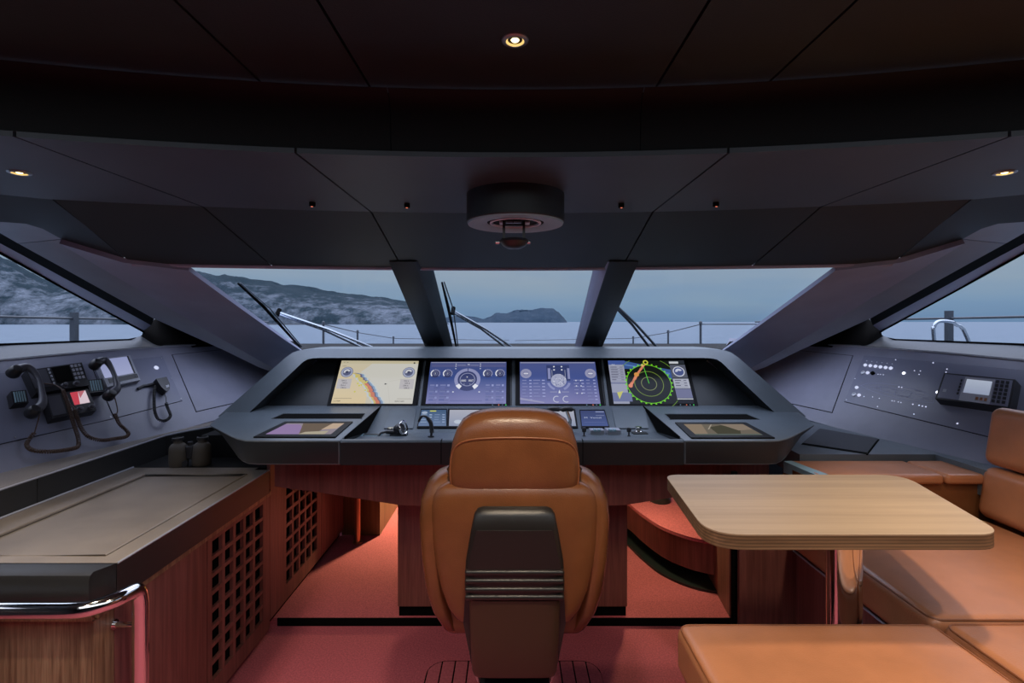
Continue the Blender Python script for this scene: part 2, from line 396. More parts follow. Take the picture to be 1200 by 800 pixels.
def patch(bm, A, B, thick, n=5, m=5):
    """like strip, but each stretch is divided finely so that the twist shades smoothly"""
    A2 = [A[i].lerp(A[i+1], k/n) for i in range(len(A)-1) for k in range(n)]+[A[-1]]
    B2 = [B[i].lerp(B[i+1], k/n) for i in range(len(B)-1) for k in range(n)]+[B[-1]]
    g = [[bm.verts.new(a.lerp(b, j/m)) for j in range(m+1)] for a, b in zip(A2, B2)]
    for p, q in zip(g, g[1:]):
        for j in range(m): bm.faces.new((p[j], p[j+1], q[j+1], q[j]))
    bmesh.ops.recalc_face_normals(bm, faces=bm.faces)
    f = bm.faces[:]; bm.normal_update(); c = f[0]
    s_ = -1 if c.normal.dot(V((0, 0, EYE))-c.calc_center_median()) > 0 else 1
    nn = [v.normal*s_*thick for r in g for v in r]; k = 0
    h = []
    for r in g:
        h.append([bm.verts.new(v.co+nn[k+i]) for i, v in enumerate(r)]); k += len(r)
    for p, q in zip(h, h[1:]):
        for j in range(m): bm.faces.new((p[j], q[j], q[j+1], p[j+1]))
    loop = [(i, 0) for i in range(len(g))]+[(len(g)-1, j) for j in range(1, m+1)]+[(i, m) for i in range(len(g)-2, -1, -1)]+[(0, j) for j in range(m-1, 0, -1)]
    for (a, b), (c, d) in zip(loop, loop[1:]+loop[:1]): bm.faces.new((g[a][b], g[c][d], h[c][d], h[a][b]))
def copy_tree(o, parent=None):
    c = o.copy(); C.objects.link(c); c.parent = parent
    for ch in [x for x in C.objects if x.parent == o]: copy_tree(ch, c)
    return c

# ------------------------------------------------------------------ flat pictures on screens (polygons with their own colour)
FONT = {}
def glyphs(s):
    if s not in FONT:
        cu = bpy.data.curves.new('t', 'FONT'); cu.body = s; cu.size = 1; cu.resolution_u = 2
        o = bpy.data.objects.new('t', cu); me = o.to_mesh()
        FONT[s] = ([v.co.xy[:] for v in me.vertices], [list(p.vertices) for p in me.polygons]); o.to_mesh_clear()
        bpy.data.objects.remove(o); bpy.data.curves.remove(cu)
    return FONT[s]
class Canvas:
    def __init__(s, q, h=.0010): s.q = q; s.bm = NB(); s.h = h; s.asp = q.w/q.h; s.lay = s.bm.loops.layers.float_color.new('Col')
    def poly(s, pts, col):
        s.h += .00004
        try: f = s.bm.faces.new([s.bm.verts.new(s.q(u, v, s.h)) for u, v in pts])
        except ValueError: return
        for l in f.loops: l[s.lay] = (*lin(col), 1)
    def quads(s, qs, col):
        s.h += .00004
        for pts in qs:
            f = s.bm.faces.new([s.bm.verts.new(s.q(u, v, s.h)) for u, v in pts])
            for l in f.loops: l[s.lay] = (*lin(col), 1)
    def rect(s, u0, v0, u1, v1, col): s.poly([(u0, v0), (u1, v0), (u1, v1), (u0, v1)], col)
    def grad(s, u0, v0, u1, v1, c0, c1):
        s.h += .00004
        f = s.bm.faces.new([s.bm.verts.new(s.q(u, v, s.h)) for u, v in ((u0, v0), (u1, v0), (u1, v1), (u0, v1))])
        for l, c in zip(f.loops, (c0, c0, c1, c1)): l[s.lay] = (*lin(c), 1)
    def disc(s, u, v, r, col, n=28): s.poly([(u+r*math.cos(2*math.pi*i/n)/s.asp, v+r*math.sin(2*math.pi*i/n)) for i in range(n)], col)
    def arc(s, u, v, r0, r1, a0, a1, col, n=24):
        qs = []
        for i in range(n):
            A = math.radians(a0+(a1-a0)*i/n); B = math.radians(a0+(a1-a0)*(i+1)/n)
            qs.append([(u+r*math.cos(t)/s.asp, v-r*math.sin(t)) for r, t in ((r0, A), (r1, A), (r1, B), (r0, B))])
        s.quads(qs, col)
    def line(s, u0, v0, u1, v1, w, col):
        dx, dy = (u1-u0)*s.asp, v1-v0; L = math.hypot(dx, dy) or 1; nx, ny = -dy/L*w/2, dx/L*w/2
        s.poly([(u0+nx/s.asp, v0+ny), (u1+nx/s.asp, v1+ny), (u1-nx/s.asp, v1-ny), (u0-nx/s.asp, v0-ny)], col)
    def text(s, t, u, v, size, col):
        s.h += .00004; vs_, ps = glyphs(t); bv = [s.bm.verts.new(s.q(u+x*size/s.asp, v-y*size, s.h)) for x, y in vs_]
        for p in ps:
            try: f = s.bm.faces.new([bv[i] for i in p])
            except ValueError: continue
            for l in f.loops: l[s.lay] = (*lin(col), 1)
    def build(s, name, m, parent): return obj(name, s.bm, m, parent, smooth=0, recalc=False)

# =================================================================== SETTING
# ---- floor
bm = NB(); box(bm, -2.7, 2.7, -3.2, 2.70, -.03, 0); floor = struct('floor', bm, 'carpet')
bm = NB(); box(bm, -2.5, 2.5, 2.70, 4.9, -.03, .04)
fw = struct('footwell_floor', bm, 'carpet', parent=floor)
bm = NB(); box(bm, -1.235, 1.35, 2.693, 2.700, .0005, .041); struct('step_riser', bm, 'joint', parent=floor)

# ---- ceiling
def Yc(x): return 1.245-.12*x*x
def Yf(x): return 1.89-.095*x*x
def Yl(x): return 2.42-.11*x*x
def zl(x): return 1.843-.004*x*x
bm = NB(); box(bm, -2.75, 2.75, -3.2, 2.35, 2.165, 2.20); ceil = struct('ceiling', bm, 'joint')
def seg(a, b, n=6): return [a+(b-a)*i/n for i in range(n+1)]
G_ = .003
def cpanel(x0, x1, fn, name='ceiling_panel', mt='ceiling', th=.012):
    bm = NB(); xs = seg(x0+G_, x1-G_, 16); A = [fn(x)[0] for x in xs]; B = [fn(x)[1] for x in xs]; th = V((0, 0, th))
    hull(bm, A+B[::-1], [p+th for p in A+B[::-1]])
    return struct(name, bm, mt, parent=ceil, bevel=.0015, seg=1)
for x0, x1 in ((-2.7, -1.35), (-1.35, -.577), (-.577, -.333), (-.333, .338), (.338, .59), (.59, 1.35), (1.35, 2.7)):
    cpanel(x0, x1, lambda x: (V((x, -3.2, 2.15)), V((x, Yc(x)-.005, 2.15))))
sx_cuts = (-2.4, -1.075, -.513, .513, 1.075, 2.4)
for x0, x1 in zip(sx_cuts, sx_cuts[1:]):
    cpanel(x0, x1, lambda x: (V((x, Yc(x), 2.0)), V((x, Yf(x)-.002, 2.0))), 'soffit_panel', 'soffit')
for x0, x1 in ((-2.4, -.293), (-.293, .31), (.31, 2.4)):
    # riser of the step, rounded into the upper ceiling
    bm = NB(); xs = seg(x0+.001, x1-.001, 24)
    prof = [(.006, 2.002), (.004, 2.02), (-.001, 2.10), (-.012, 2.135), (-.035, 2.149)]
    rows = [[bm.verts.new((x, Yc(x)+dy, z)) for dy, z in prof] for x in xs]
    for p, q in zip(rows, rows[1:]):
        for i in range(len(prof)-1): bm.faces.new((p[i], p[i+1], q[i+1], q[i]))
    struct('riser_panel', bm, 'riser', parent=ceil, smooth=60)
def hdr(x, s=1): # upper and lower edge of the sloping header; its ends are cut along the pillar
    return V((x, Yf(x), 2.0)), V((x, Yl(x), zl(x)+.012))
cuts = (-1.075, -.513, .513, 1.075)
for x0, x1 in zip(cuts, cuts[1:]):
    cpanel(x0, x1, hdr, 'header_panel', 'ceiling')
for sgn in (-1, 1):
    bm = NB(); A = []; B = []
    for i in range(9):
        t = i/8; xt = 1.075+G_+(1.50-1.078)*t; xb = 1.075+G_+(1.59-1.078)*t
        A.append(V((sgn*xt, Yf(xt), 2.0))); B.append(V((sgn*xb, Yl(xb), zl(xb)+.012)))
    th = V((0, 0, .012)); hull(bm, A+B[::-1], [p+th for p in A+B[::-1]])
    struct('header_panel', bm, 'ceiling', parent=ceil)
bm = NB(); xs = seg(-1.57, 1.57, 24); strip(bm, [V((x, Yf(x)+.01, 2.02)) for x in xs], [V((x, Yl(x)+.01, zl(x)+.034)) for x in xs], .004); struct('header_backing', bm, 'joint', parent=ceil)
# lip under the header, over the windscreen
bm = NB(); xs = seg(-1.59, 1.59, 30)
prof = [(-.004, .013), (-.004, .004), (.004, -.001), (.05, .006), (.05, .03)]
rows = [[bm.verts.new((x, Yl(x)+dy, zl(x)+dz)) for dy, dz in prof] for x in xs]
for p, q in zip(rows, rows[1:]):
    for i in range(len(prof)): bm.faces.new((p[i], p[(i+1) % len(prof)], q[(i+1) % len(prof)], q[i]))
struct('trim_1', bm, 'reveal', smooth=30)

# ---- windscreen: strongly raked glass, base far forward, top near
def glass_pt(x, s):   # s 0 at the base, 1 at the top
    xb = x; yb = 3.56-.10*x*x; zb = 1.405; yt = Yl(x)+.035; zt = zl(x)+.012
    return V((xb, yb+(yt-yb)*s, zb+(zt-zb)*s))
def windscreen(n, x0b, x0t, x1b, x1t):
    bm = NB(); rows = []
    for j in range(5):
        s = j/4*1.04-.02; row = []
        for i in range(13):
            t = i/12; x = (x0b+(x0t-x0b)*s)*(1-t)+(x1b+(x1t-x1b)*s)*t; row.append(glass_pt(x, s))
        rows.append(row)
    A = []; verts = [[bm.verts.new(p) for p in r] for r in rows]; up = V((0, .01, .012)); v2 = [[bm.verts.new(p+up) for p in r] for r in rows]
    for a, flip in ((verts, 0), (v2, 1)):
        for j in range(4):
            for i in range(12):
                f = (a[j][i], a[j][i+1], a[j+1][i+1], a[j+1][i]); bm.faces.new(f[::-1] if flip else f)
    o = thing('window_%d' % n, (0, 0, 0), None, None); o['kind'] = 'structure'
    obj('pane', bm, 'glass', o); return o
windscreen(1, -1.50, -1.50, -.52, -.50)
windscreen(2, -.50, -.50, .51, .51)
windscreen(3, .53, .51, 1.50, 1.50)
# mullions: deep beams along the glass
def mullion(n, pi, po):
    """pi: inner-face pixel edges (near centre) top, bottom; po outer ones"""
    bm = NB()
    dt, db = 2.40, 3.52
    it, ib = P(pi[0][0], 318, dt), P(pi[1][0], 409, db); ot, ob = P(po[0][0], 318, dt), P(po[1][0], 409, db)
    rt, rb = P(pi[0][1], 318, dt+.10), P(pi[1][1], 409, db+.12)   # the reveal runs out to the glass
    ot2, ob2 = ot+(rt-it), ob+(rb-ib)
    ext = lambda a, b: a+(a-b).normalized()*.10
    rt, rb, it, ib, ot, ob, ot2, ob2 = ext(rt, rb), ext(rb, rt), ext(it, ib), ext(ib, it), ext(ot, ob), ext(ob, ot), ext(ot2, ob2), ext(ob2, ot2)
    hull(bm, [it, ot, ot2+V((0, 0, .02)), rt+V((0, 0, .02))], [ib, ob, ob2+V((0, 0, .02)), rb+V((0, 0, .02))])
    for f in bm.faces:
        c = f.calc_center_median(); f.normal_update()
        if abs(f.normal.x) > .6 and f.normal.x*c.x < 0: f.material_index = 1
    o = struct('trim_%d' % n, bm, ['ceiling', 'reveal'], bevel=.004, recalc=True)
    return o
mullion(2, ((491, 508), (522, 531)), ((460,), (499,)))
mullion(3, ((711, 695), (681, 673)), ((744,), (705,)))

# ---- side structure, drawn for the left and mirrored to the right
E_ = [(-70, 218, 1.50), (0, 228, 1.61), (60, 233, 1.67), (100, 264, 1.86), (145, 302, 2.10), (222, 312, 2.22), (350, 407, 3.3), (400, 443, 3.6)]
B_ = [(-70, 240, 1.68), (0, 260, 1.80), (30, 262, 1.88), (50, 268, 1.95), (72, 280, 2.05), (180, 345, 2.6), (306, 421, 3.2), (345, 445, 3.4)]
G__ = [(-70, 244, 1.95), (0, 273, 2.1), (30, 290, 2.2), (50, 301, 2.27), (72, 313, 2.35), (180, 373, 2.9), (262, 410, 3.15), (303, 430, 3.35)]
R_ = [(-70, 246, 2.15), (0, 285, 2.28), (30, 301, 2.4), (50, 312, 2.47), (72, 324, 2.55), (177, 381, 3.3)]
gl = Plane(P(0, 403, 2.6), P(168, 390, 3.40), P(0, 297, 2.35))
pn = Plane(P(0, 554, 2.12), P(0, 424, 2.45), PX(242, 404, -2.2))
gl_edge = [(-70, 257), (0, 296), (30, 312.5), (50, 323.5), (72, 336), (168, 388)]
def side(sgn):
    T = (lambda p: p) if sgn < 0 else MX
    nm = 'left' if sgn < 0 else 'right'
    p_ = lambda L: [T(P(*q)) for q in L]
    bm = NB(); A = p_(E_); B = p_(B_); patch(bm, A[4:], B[4:], .02)
    wall = struct('wall_'+nm, bm, 'pillar', smooth=28)
    bm = NB(); strip(bm, A[:5], B[:5], .02); struct('shaded_pillar_top', bm, 'ceiling', parent=wall, smooth=40)  # top of the pillar in darker leather, its shade put into the colour
    # window surround band, with a joint near its top
    bm = NB(); strip(bm, p_(B_[:5]), p_([(-70, 244, 1.95), (-55, 249, 2.0), (-30, 259, 2.03), (0, 273, 2.1), (21, 285, 2.16)]), .015); struct('surround_panel', bm, 'surround', parent=wall, smooth=35)
    bm = NB(); A = p_([B_[4], (126, 312.5, 2.32)]+B_[5:]); B = p_([(21, 285, 2.16), G__[4]]+G__[5:]); d = (A[1]-A[0]).normalized()*.004; A[0] = A[0]+d; B[0] = B[0]+d
    strip(bm, A, B, .015); struct('surround_panel', bm, 'surround', parent=wall, smooth=60)
    bm = NB(); strip(bm, p_([(68, 276, 2.07), (76, 284.5, 2.10)]), p_([(17, 281, 2.17), (25, 289.5, 2.20)]), .004); bmesh.ops.translate(bm, verts=bm.verts, vec=V((sgn*.006, .004, .006))); struct('surround_joint', bm, 'joint', parent=wall)
    bm = NB(); strip(bm, p_(G__[:6]), p_(R_), .01); struct('window_groove', bm, 'joint', parent=wall, smooth=60)
    bm = NB(); ge = [T(gl.F(x, y)) for x, y in gl_edge]; strip(bm, p_(R_), ge, .006); struct('window_reveal', bm, 'reveal', parent=wall, smooth=60)
    # dark corner between the surround and the panel
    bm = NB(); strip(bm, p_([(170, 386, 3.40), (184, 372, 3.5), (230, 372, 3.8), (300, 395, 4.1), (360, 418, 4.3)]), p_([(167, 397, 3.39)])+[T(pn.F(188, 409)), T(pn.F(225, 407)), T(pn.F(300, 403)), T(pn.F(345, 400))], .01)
    ra, rb = p_([(184, 371, 3.5), (230, 371, 3.8), (300, 395, 4.1), (360, 418, 4.3)]), p_([(180, 346, 2.62), (230, 373, 2.86), (300, 415, 3.19), (345, 443, 3.42)])
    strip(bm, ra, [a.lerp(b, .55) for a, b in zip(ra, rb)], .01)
    qm = NB(); strip(qm, [a.lerp(b, .55) for a, b in zip(ra, rb)], [a.lerp(b, .97) for a, b in zip(ra, rb)], .006)
    added_pane = thing('window_%d' % (6 if sgn < 0 else 7), (0, 0, 0), None, None); added_pane['kind'] = 'structure'; obj('pane', qm, 'glass', added_pane)  # added pane in the gap left behind the pillar for sky light
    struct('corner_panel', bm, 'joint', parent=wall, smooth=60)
    # sill under the side window
    bm = NB()
    s1 = [T(P(-900, 425, 1.0)), T(gl.F(-200, 408)), T(gl.F(0, 404)), T(gl.F(100, 400)), T(gl.F(150, 398)), T(P(170, 392, 3.42)), T(P(200, 396, 3.6))]
    s2 = [T(P(-900, 500, .97)), T(P(-200, 448, 1.82)), T(pn.F(0, 421.5, .004)), T(pn.F(100, 412, .004)), T(pn.F(150, 408.5, .004)), T(pn.F(192, 405.5, .004)), T(pn.F(242, 403, .004))]
    strip(bm, s1, s2, .012); struct('window_sill', bm, 'lining', parent=wall, smooth=60)
    bm = NB(); s3 = [p+V((0, -.004, -.006)) for p in s2]
    tube(bm, s3, .0045, 6); struct('sill_edge', bm, 'silver', parent=wall)
    # the leaning instrument panel
    bm = NB()
    corners = [pn.F(-260, 466), pn.F(0, 421), pn.F(100, 411.5), pn.F(150, 408), pn.F(192, 405), pn.F(242, 402.5), pn.F(345, 396), pn.F(380, 466), pn.F(310, 476), pn.F(195, 508), pn.F(150, 522), pn.F(0, 565), pn.F(-260, 650)]
    A = [T(c) for c in corners]; n = pn.n if sgn < 0 else V((-pn.n.x, pn.n.y, pn.n.z))
    hull(bm, A, [a-n*.03 for a in A]); struct('lower_lining', bm, 'panel', parent=wall)
    # glass
    bm = NB()
    g = [T(gl.F(-70, 257)), T(gl.F(168, 388)), T(gl.F(169, 391)), T(gl.F(164, 395)), T(gl.F(150, 397.5)), T(gl.F(0, 403)), T(P(-900, 425, 1.0)), T(V((-2.36, .6, 1.97)))]
    nn = V((-.02*sgn*-1, 0, .004)); hull(bm, g, [p+V((sgn*.01, 0, .003)) for p in g])
    o = thing('window_%d' % (4 if sgn < 0 else 5), (0, 0, 0), None, None); o['kind'] = 'structure'
    obj('pane', bm, 'glass', o)
    bm = NB(); tube(bm, [T(gl.F(x, y, .004)) for x, y in ((-70, 257), (0, 296), (72, 336), (163, 385.5), (168, 388.5), (168.5, 391.5), (163, 395), (150, 397.5), (0, 403), (-200, 408.5))], .006, 6); obj('seal', bm, 'joint', o)
    # hull lining beside and behind the camera
    bm = NB(); X = sgn*2.63
    hull(bm, [(X, -3.2, 2.16), (X, .6, 2.16), (X, .6, 0), (X, -3.2, 0)], [(X+sgn*.03, -3.2, 2.16), (X+sgn*.03, .6, 2.16), (X+sgn*.03, .6, 0), (X+sgn*.03, -3.2, 0)])
    struct('hull_lining', bm, 'lining', parent=wall)
    bm = NB(); X = sgn*2.5
    hull(bm, [(X, .5, 1.47), (X, 3.9, 1.40), (X, 3.9, 0), (X, .5, 0)], [(X+sgn*.03, .5, 1.47), (X+sgn*.03, 3.9, 1.40), (X+sgn*.03, 3.9, 0), (X+sgn*.03, .5, 0)])
    struct('hull_lining', bm, 'lining', parent=wall)
    return wall
wl = side(-1); wr = side(1)
bm = NB(); box(bm, -2.6, 2.6, 4.9, 4.95, -.03, 1.39); box(bm, -1.5, 1.5, 3.32, 3.95, 1.36, 1.39); box(bm, -2.6, 2.6, 3.95, 4.95, 1.36, 1.39)
wf = struct('wall_front', bm, 'black')
# aft bulkhead closed off to keep light from behind off the seat
bm = NB(); box(bm, -2.7, -1.5, -3.25, -3.2, 0, 2.16); box(bm, 1.5, 2.7, -3.25, -3.2, 0, 2.16); box(bm, -1.5, 1.5, -3.25, -3.2, 2.0, 2.16)
box(bm, -1.5, 1.5, -3.30, -3.24, 0, 2.05); struct('wall_rear', bm, 'lining')

# door-like cover panels and thin joints on the leaning panels
def sq(plane, pts, mir=False):
    pts3 = [plane.F(*p) for p in pts]; n = plane.n
    return Quad(*pts3, n=n)
rpn = Plane(MX(pn.o), MX(pn.o)+MX(V((0, 1, .02))-V((0, 0, 0))), MX(pn.o)+V((.3, 0, .3)))
rpn.n = V((-pn.n.x, pn.n.y, pn.n.z)); rpn.o = MX(pn.o)
def cover(q, wall, mt='panel', name='cover_panel', th=.003, gap=.005):
    bm = NB(); du, dv = gap/q.w, gap/q.h
    qbox(bm, q, -du, -dv, 1+du, 1+dv, -.002, .0006); obj('panel_joint', bm, 'joint', wall)
    bm = NB(); qbox(bm, q, 0, 0, 1, 1, -.001, th); return obj(name, bm, mt, wall, bevel=.0012, seg=1)
lcov = cover(sq(pn, ((202, 416), (300, 406), (335, 458), (230, 482))), wl)
rcov = cover(sq(rpn, ((905, 408), (999, 417), (975, 483), (873, 461))), wr)
# shelf in front of the leaning panels
def shelf(sgn):
    bm = NB(); z = .974
    xi = -1.93
    o = [V((-2.35, .5, z)), V((-2.2, 2.12, z)), V((-2.15, 2.5, z)), V((-2.05, 2.9, z)), V((-2.0, 3.3, z)), V((-1.95, 3.7, z)), V((-1.50, 3.7, z)), V((-1.62, 3.45, z)), V((-1.80, 3.12, z)), V((-1.89, 2.96, z)), V((xi, 2.85, z)), V((xi, .5, z))]
    if sgn < 0:
        hull(bm, [p for p in o], [V((p.x, p.y, z-.012)) for p in o]); r = struct('panel_shelf', bm, 'worktop', parent=wl, bevel=.004)
        for y0, y1 in ((.5, 2.078), (2.082, 2.85)):
            bm = NB(); box(bm, -2.0, xi+.002, y0, y1, .80, z-.0125); struct('shelf_face', bm, 'worktop_side', parent=wl, bevel=.003)
        bm = NB(); strip(bm, [V((xi+.002, 2.85, z-.0125)), V((-1.888, 2.96, z-.0125)), V((-1.798, 3.12, z-.0125)), V((-1.50, 3.7, z-.0125))], [V((xi+.002, 2.85, .80)), V((-1.888, 2.96, .80)), V((-1.798, 3.12, .80)), V((-1.50, 3.7, .80))], .02); struct('shelf_face', bm, 'worktop_side', parent=wl)
        bm = NB(); tube(bm, [V((xi+.001, .5, z-.006)), V((xi+.001, 2.85, z-.006)), V((-1.889, 2.96, z-.006)), V((-1.799, 3.12, z-.006)), V((-1.50, 3.7, z-.006))], .005, 6); struct('shelf_edge', bm, 'silver', parent=wl)
        bm = NB(); tube(bm, [V((xi+.008, .5, .863)), V((xi+.008, 2.6, .863))], .004, 6); struct('shelf_trim', bm, 'silver', parent=wl)
        return r
    o = [V((2.35, .5, z)), V((2.2, 2.12, z)), V((2.15, 2.5, z)), V((2.05, 2.9, z)), V((2.0, 3.3, z)), V((1.40, 3.3, z)), V((1.36, 2.42, z)), V((2.0, 2.42, z)), V((2.0, .5, z))]
    hull(bm, o, [V((p.x, p.y, .86)) for p in o]); return struct('panel_shelf', bm, 'console', parent=wr, bevel=.006)
sl = shelf(-1); shr = shelf(1)
print('CHK', pn.F(195, 500), pn.F(310, 467), pn.F(150, 515), pn.n)

# =================================================================== OUTSIDE
SEA = -4.0
bm = NB(); face(bm, [(-45000, 12, SEA), (45000, 12, SEA), (45000, 50000, SEA), (-45000, 50000, SEA)])
face(bm, [(-45000, -3000, SEA), (45000, -3000, SEA), (45000, 12, SEA), (-45000, 12, SEA)])
o = obj('sea', bm, 'sea', smooth=0); tag(o, 'calm grey blue sea reaching to the horizon', 'sea', kind='structure')
def ridge(name, prof, y0, depth, mt, label, seed, rockf, nx=260, ny=36):
    """prof: (px, ridge row) profile read at distance y0; slopes come down to the sea before and behind"""
    bm = NB(); lay = bm.verts.layers.float.new('Rock'); rows = []
    x0, x1 = prof[0][0], prof[-1][0]
    for i in range(nx+1):
        px = x0+(x1-x0)*i/nx
        for (a, ya), (b, yb) in zip(prof, prof[1:]):
            if a <= px <= b: t = (px-a)/(b-a); t = t*t*(3-2*t)*.5+t*.5; yr = ya+(yb-ya)*t; break
        H = EYE-(yr-HOR)*y0/F_PX-SEA
        row = []
        for j in range(ny+1):
            s = j/ny; y = y0+depth*(s-.45)
            f = (s/.45)**.62 if s < .45 else max(0, 1-((s-.45)/.55)**2)
            x = (px-600)*y0/F_PX
            n1 = noise.fractal(V((x*.006+seed, y*.006, 0)), .9, 2.1, 6); n2 = noise.noise(V((x*.03, y*.03, seed)))
            n3 = noise.fractal(V((x*.045, y*.045, seed)), .8, 2.0, 3)
            z = H*f*(1+.10*n1*(1-f)*2)+H*.035*n2*f+H*.022*n3*min(1, f*3)
            yy = y+depth*.10*n1*(1-abs(2*s-1))
            v = bm.verts.new((x*(yy/y0), yy, SEA-1+max(0, z)+(0 if 0 < j < ny else -3)))
            v[lay] = rockf(px, f); row.append(v)
        rows.append(row)
    for p, q in zip(rows, rows[1:]):
        for j in range(ny): bm.faces.new((p[j], q[j], q[j+1], p[j+1]))
    o = obj(name, bm, mt, smooth=0, origin=(((x0+x1)/2-600)*y0/F_PX, y0, SEA)); 
    for p in o.data.polygons: p.use_smooth = True
    return tag(o, label, 'headland')
ridge('wooded_headland', [(-330, 250), (-200, 262), (-60, 282), (0, 300), (60, 330), (110, 326), (170, 318), (235, 318), (258, 321), (300, 326), (345, 333), (400, 342), (445, 347), (478, 353), (505, 362), (520, 374), (527, 380)], 1300, 520, 'hill',
      'long wooded headland with pale cliffs sloping down left of centre', 3.1,
      lambda px, f: (.08 if f < .6 else (-.02 if f < .85 else -.12))+(.05 if (px < 130 or 425 < px) else 0))
ridge('distant_cape', [(520, 372), (540, 369), (556, 371), (566, 373.5), (574, 371), (582, 366), (592, 367), (606, 362.5), (622, 363), (634, 360.5), (648, 361), (654, 365), (660, 371), (663, 375), (666, 380)], 4200, 800, 'hill_far',
      'small far cape dropping into the sea in the middle window', 8.4, lambda px, f: .0)
# foredeck
bm = NB()
dk = [(-2.4, 5.0), (-2.35, 5.2), (-2.15, 6.3), (-1.8, 7.6), (-.9, 9.4), (0, 10.2), (.9, 9.4), (1.8, 7.6), (2.15, 6.3), (2.35, 5.2), (2.4, 5.0)]
hull(bm, [V((x, y, .85)) for x, y in dk], [V((x, y, .78)) for x, y in dk])
fd = obj('foredeck', bm, 'gelcoat', origin='auto'); tag(fd, kind='structure')
for sg in (-1, 1):   # side decks outboard of the side windows
    bm = NB(); hull(bm, [V((sg*2.72, -3, .85)), V((sg*3.5, -3, .85)), V((sg*3.5, 3.8, .85)), V((sg*3.1, 5.0, .85)), V((sg*2.3, 5.2, .85)), V((sg*2.72, 3.8, .85))], [V((sg*2.72, -3, .6)), V((sg*3.5, -3, .6)), V((sg*3.5, 3.8, .6)), V((sg*3.1, 5.0, .6)), V((sg*2.3, 5.2, .6)), V((sg*2.72, 3.8, .6))])
    struct('side_deck', bm, 'gelcoat', parent=None, origin='auto')
def railing(posts, label, mir):
    r = None; tops = []
    for px, py, d in posts:
        t = P(px, py, d); 
        if r is None: r = thing('guard_rail', (t.x, t.y, .85), label, 'railing')
        bm = NB(); cyl(bm, (t.x, t.y, .852), (t.x, t.y, t.z), .013, .011, 10); cyl(bm, (t.x, t.y, .85), (t.x, t.y, .87), .035, .03, 12); lathe(bm, t, (0, 0, 1), [(.013, -.02), (.016, 0), (.012, .012), (0, .018)], 10)
        obj('post', bm, 'outmetal', r); tops.append(t)
    end = {1: P(1010, 377, 3.6), -1: P(190, 377, 3.6)}[mir]
    allp = [end]+tops+[V((mir*.06, 10.0, 1.25))]
    bm = NB(); tube(bm, [p-V((0, 0, .015)) for p in allp], .0055, 6); obj('wire', bm, 'outmetal', r)
    bm = NB(); tube(bm, [p-V((0, 0, .015)) -V((0, 0, (p.z-.85)*.42)) for p in allp], .0045, 6); obj('wire', bm, 'outmetal', r)
    return r
railing([(379, 378, 4.9), (419, 388, 6.0), (461, 395, 7.2)], 'thin wire guard rail on posts seen through the left front window', -1)
railing([(821, 378, 4.9), (783, 388, 6.0), (742, 395, 7.2)], 'thin wire guard rail on posts seen through the right front window', 1)
def side_rail(px, py, sg, label):
    t = P(px, py, 3.6); x = t.x
    r = thing('side_guard_rail', (x, t.y, .85), label, 'railing')
    bm = NB(); box(bm, x-.018, x+.018, t.y-.018, t.y+.018, .85, t.z); obj('post', bm, 'outmetal', r, bevel=.004)
    bm = NB(); tube(bm, [V((x*.82, 5.3, 1.60)), V((x, t.y, 1.625)), V((x*1.02, .4, 1.66))], .008, 8); obj('wire', bm, 'outmetal', r)
    return r
side_rail(87, 366, -1, 'dark guard rail post and wire outside the left side window')
side_rail(1112, 364, 1, 'dark guard rail post and wire outside the right side window')
h = thing('deck_handrail', (3.1, 3.55, .85), 'bent steel handrail loop outside the right side window', 'handrail')
bm = NB(); tube(bm, catmull([V((2.95, 3.5, .85)), P(1094.5, 397, 3.5), P(1094.5, 383, 3.5), P(1098, 377.5, 3.5), P(1104, 376, 3.5), P(1114, 377, 3.5), P(1120, 380, 3.5), P(1134, 397, 3.5), V((3.3, 3.5, .85))], 4), .012, 10)
obj('rail', bm, 'outchrome', h)
# wipers, each pivoting on the deck in front of the glass
def wiper(tip, foot, elbow, base, base2, label):
    """blade from tip to foot; two arms from the elbow down to the deck"""
    r = thing('wiper', P(base[0], base[1]+14, base[2]), label, 'wiper', 'windscreen wipers')
    a, b = P(*tip), P(*foot)
    bm = NB(); tube(bm, [a, a.lerp(b, .35)+V((0, .01, .015)), b], [.006, .010, .007], 6); obj('blade', bm, 'joint', r)
    bm = NB(); tube(bm, [a+V((.012, 0, .004)), a.lerp(b, .4)+V((.03, 0, .02)), b+V((.012, 0, .004))], .004, 6); obj('blade_spine', bm, 'outmetal', r)
    e = P(*elbow)
    for k, q in enumerate((base, base2)):
        bm = NB(); c = P(*q); tube(bm, [e+V((0, 0, -.012*k)), e.lerp(c, .5)+V((0, 0, .012)), c, c+V((.01, .02, -.12))], .009, 8); obj('arm', bm, 'outchrome' if label.find('right') < 0 else 'outmetal', r)
    bm = NB(); cyl(bm, e-V((0, .02, .02)), e+V((0, .02, .02)), .014, n=12); obj('joint', bm, 'joint', r)
    return r
wiper((279, 332, 3.1), (352, 407, 3.62), (326, 366, 3.42), (436, 407, 3.72), (424, 407, 3.72), 'wiper with two pale arms on the left windscreen pane')
wiper((518, 331, 3.0), (535, 408, 3.72), (531, 364, 3.35), (602, 408, 3.76), (594, 408, 3.76), 'wiper with two pale arms on the middle windscreen pane')
wiper((700, 320, 2.8), (712, 350, 3.3), (716, 352, 3.3), (771, 408, 3.75), (762, 408, 3.75), 'wiper with dark arms beside the right mullion of the windscreen')

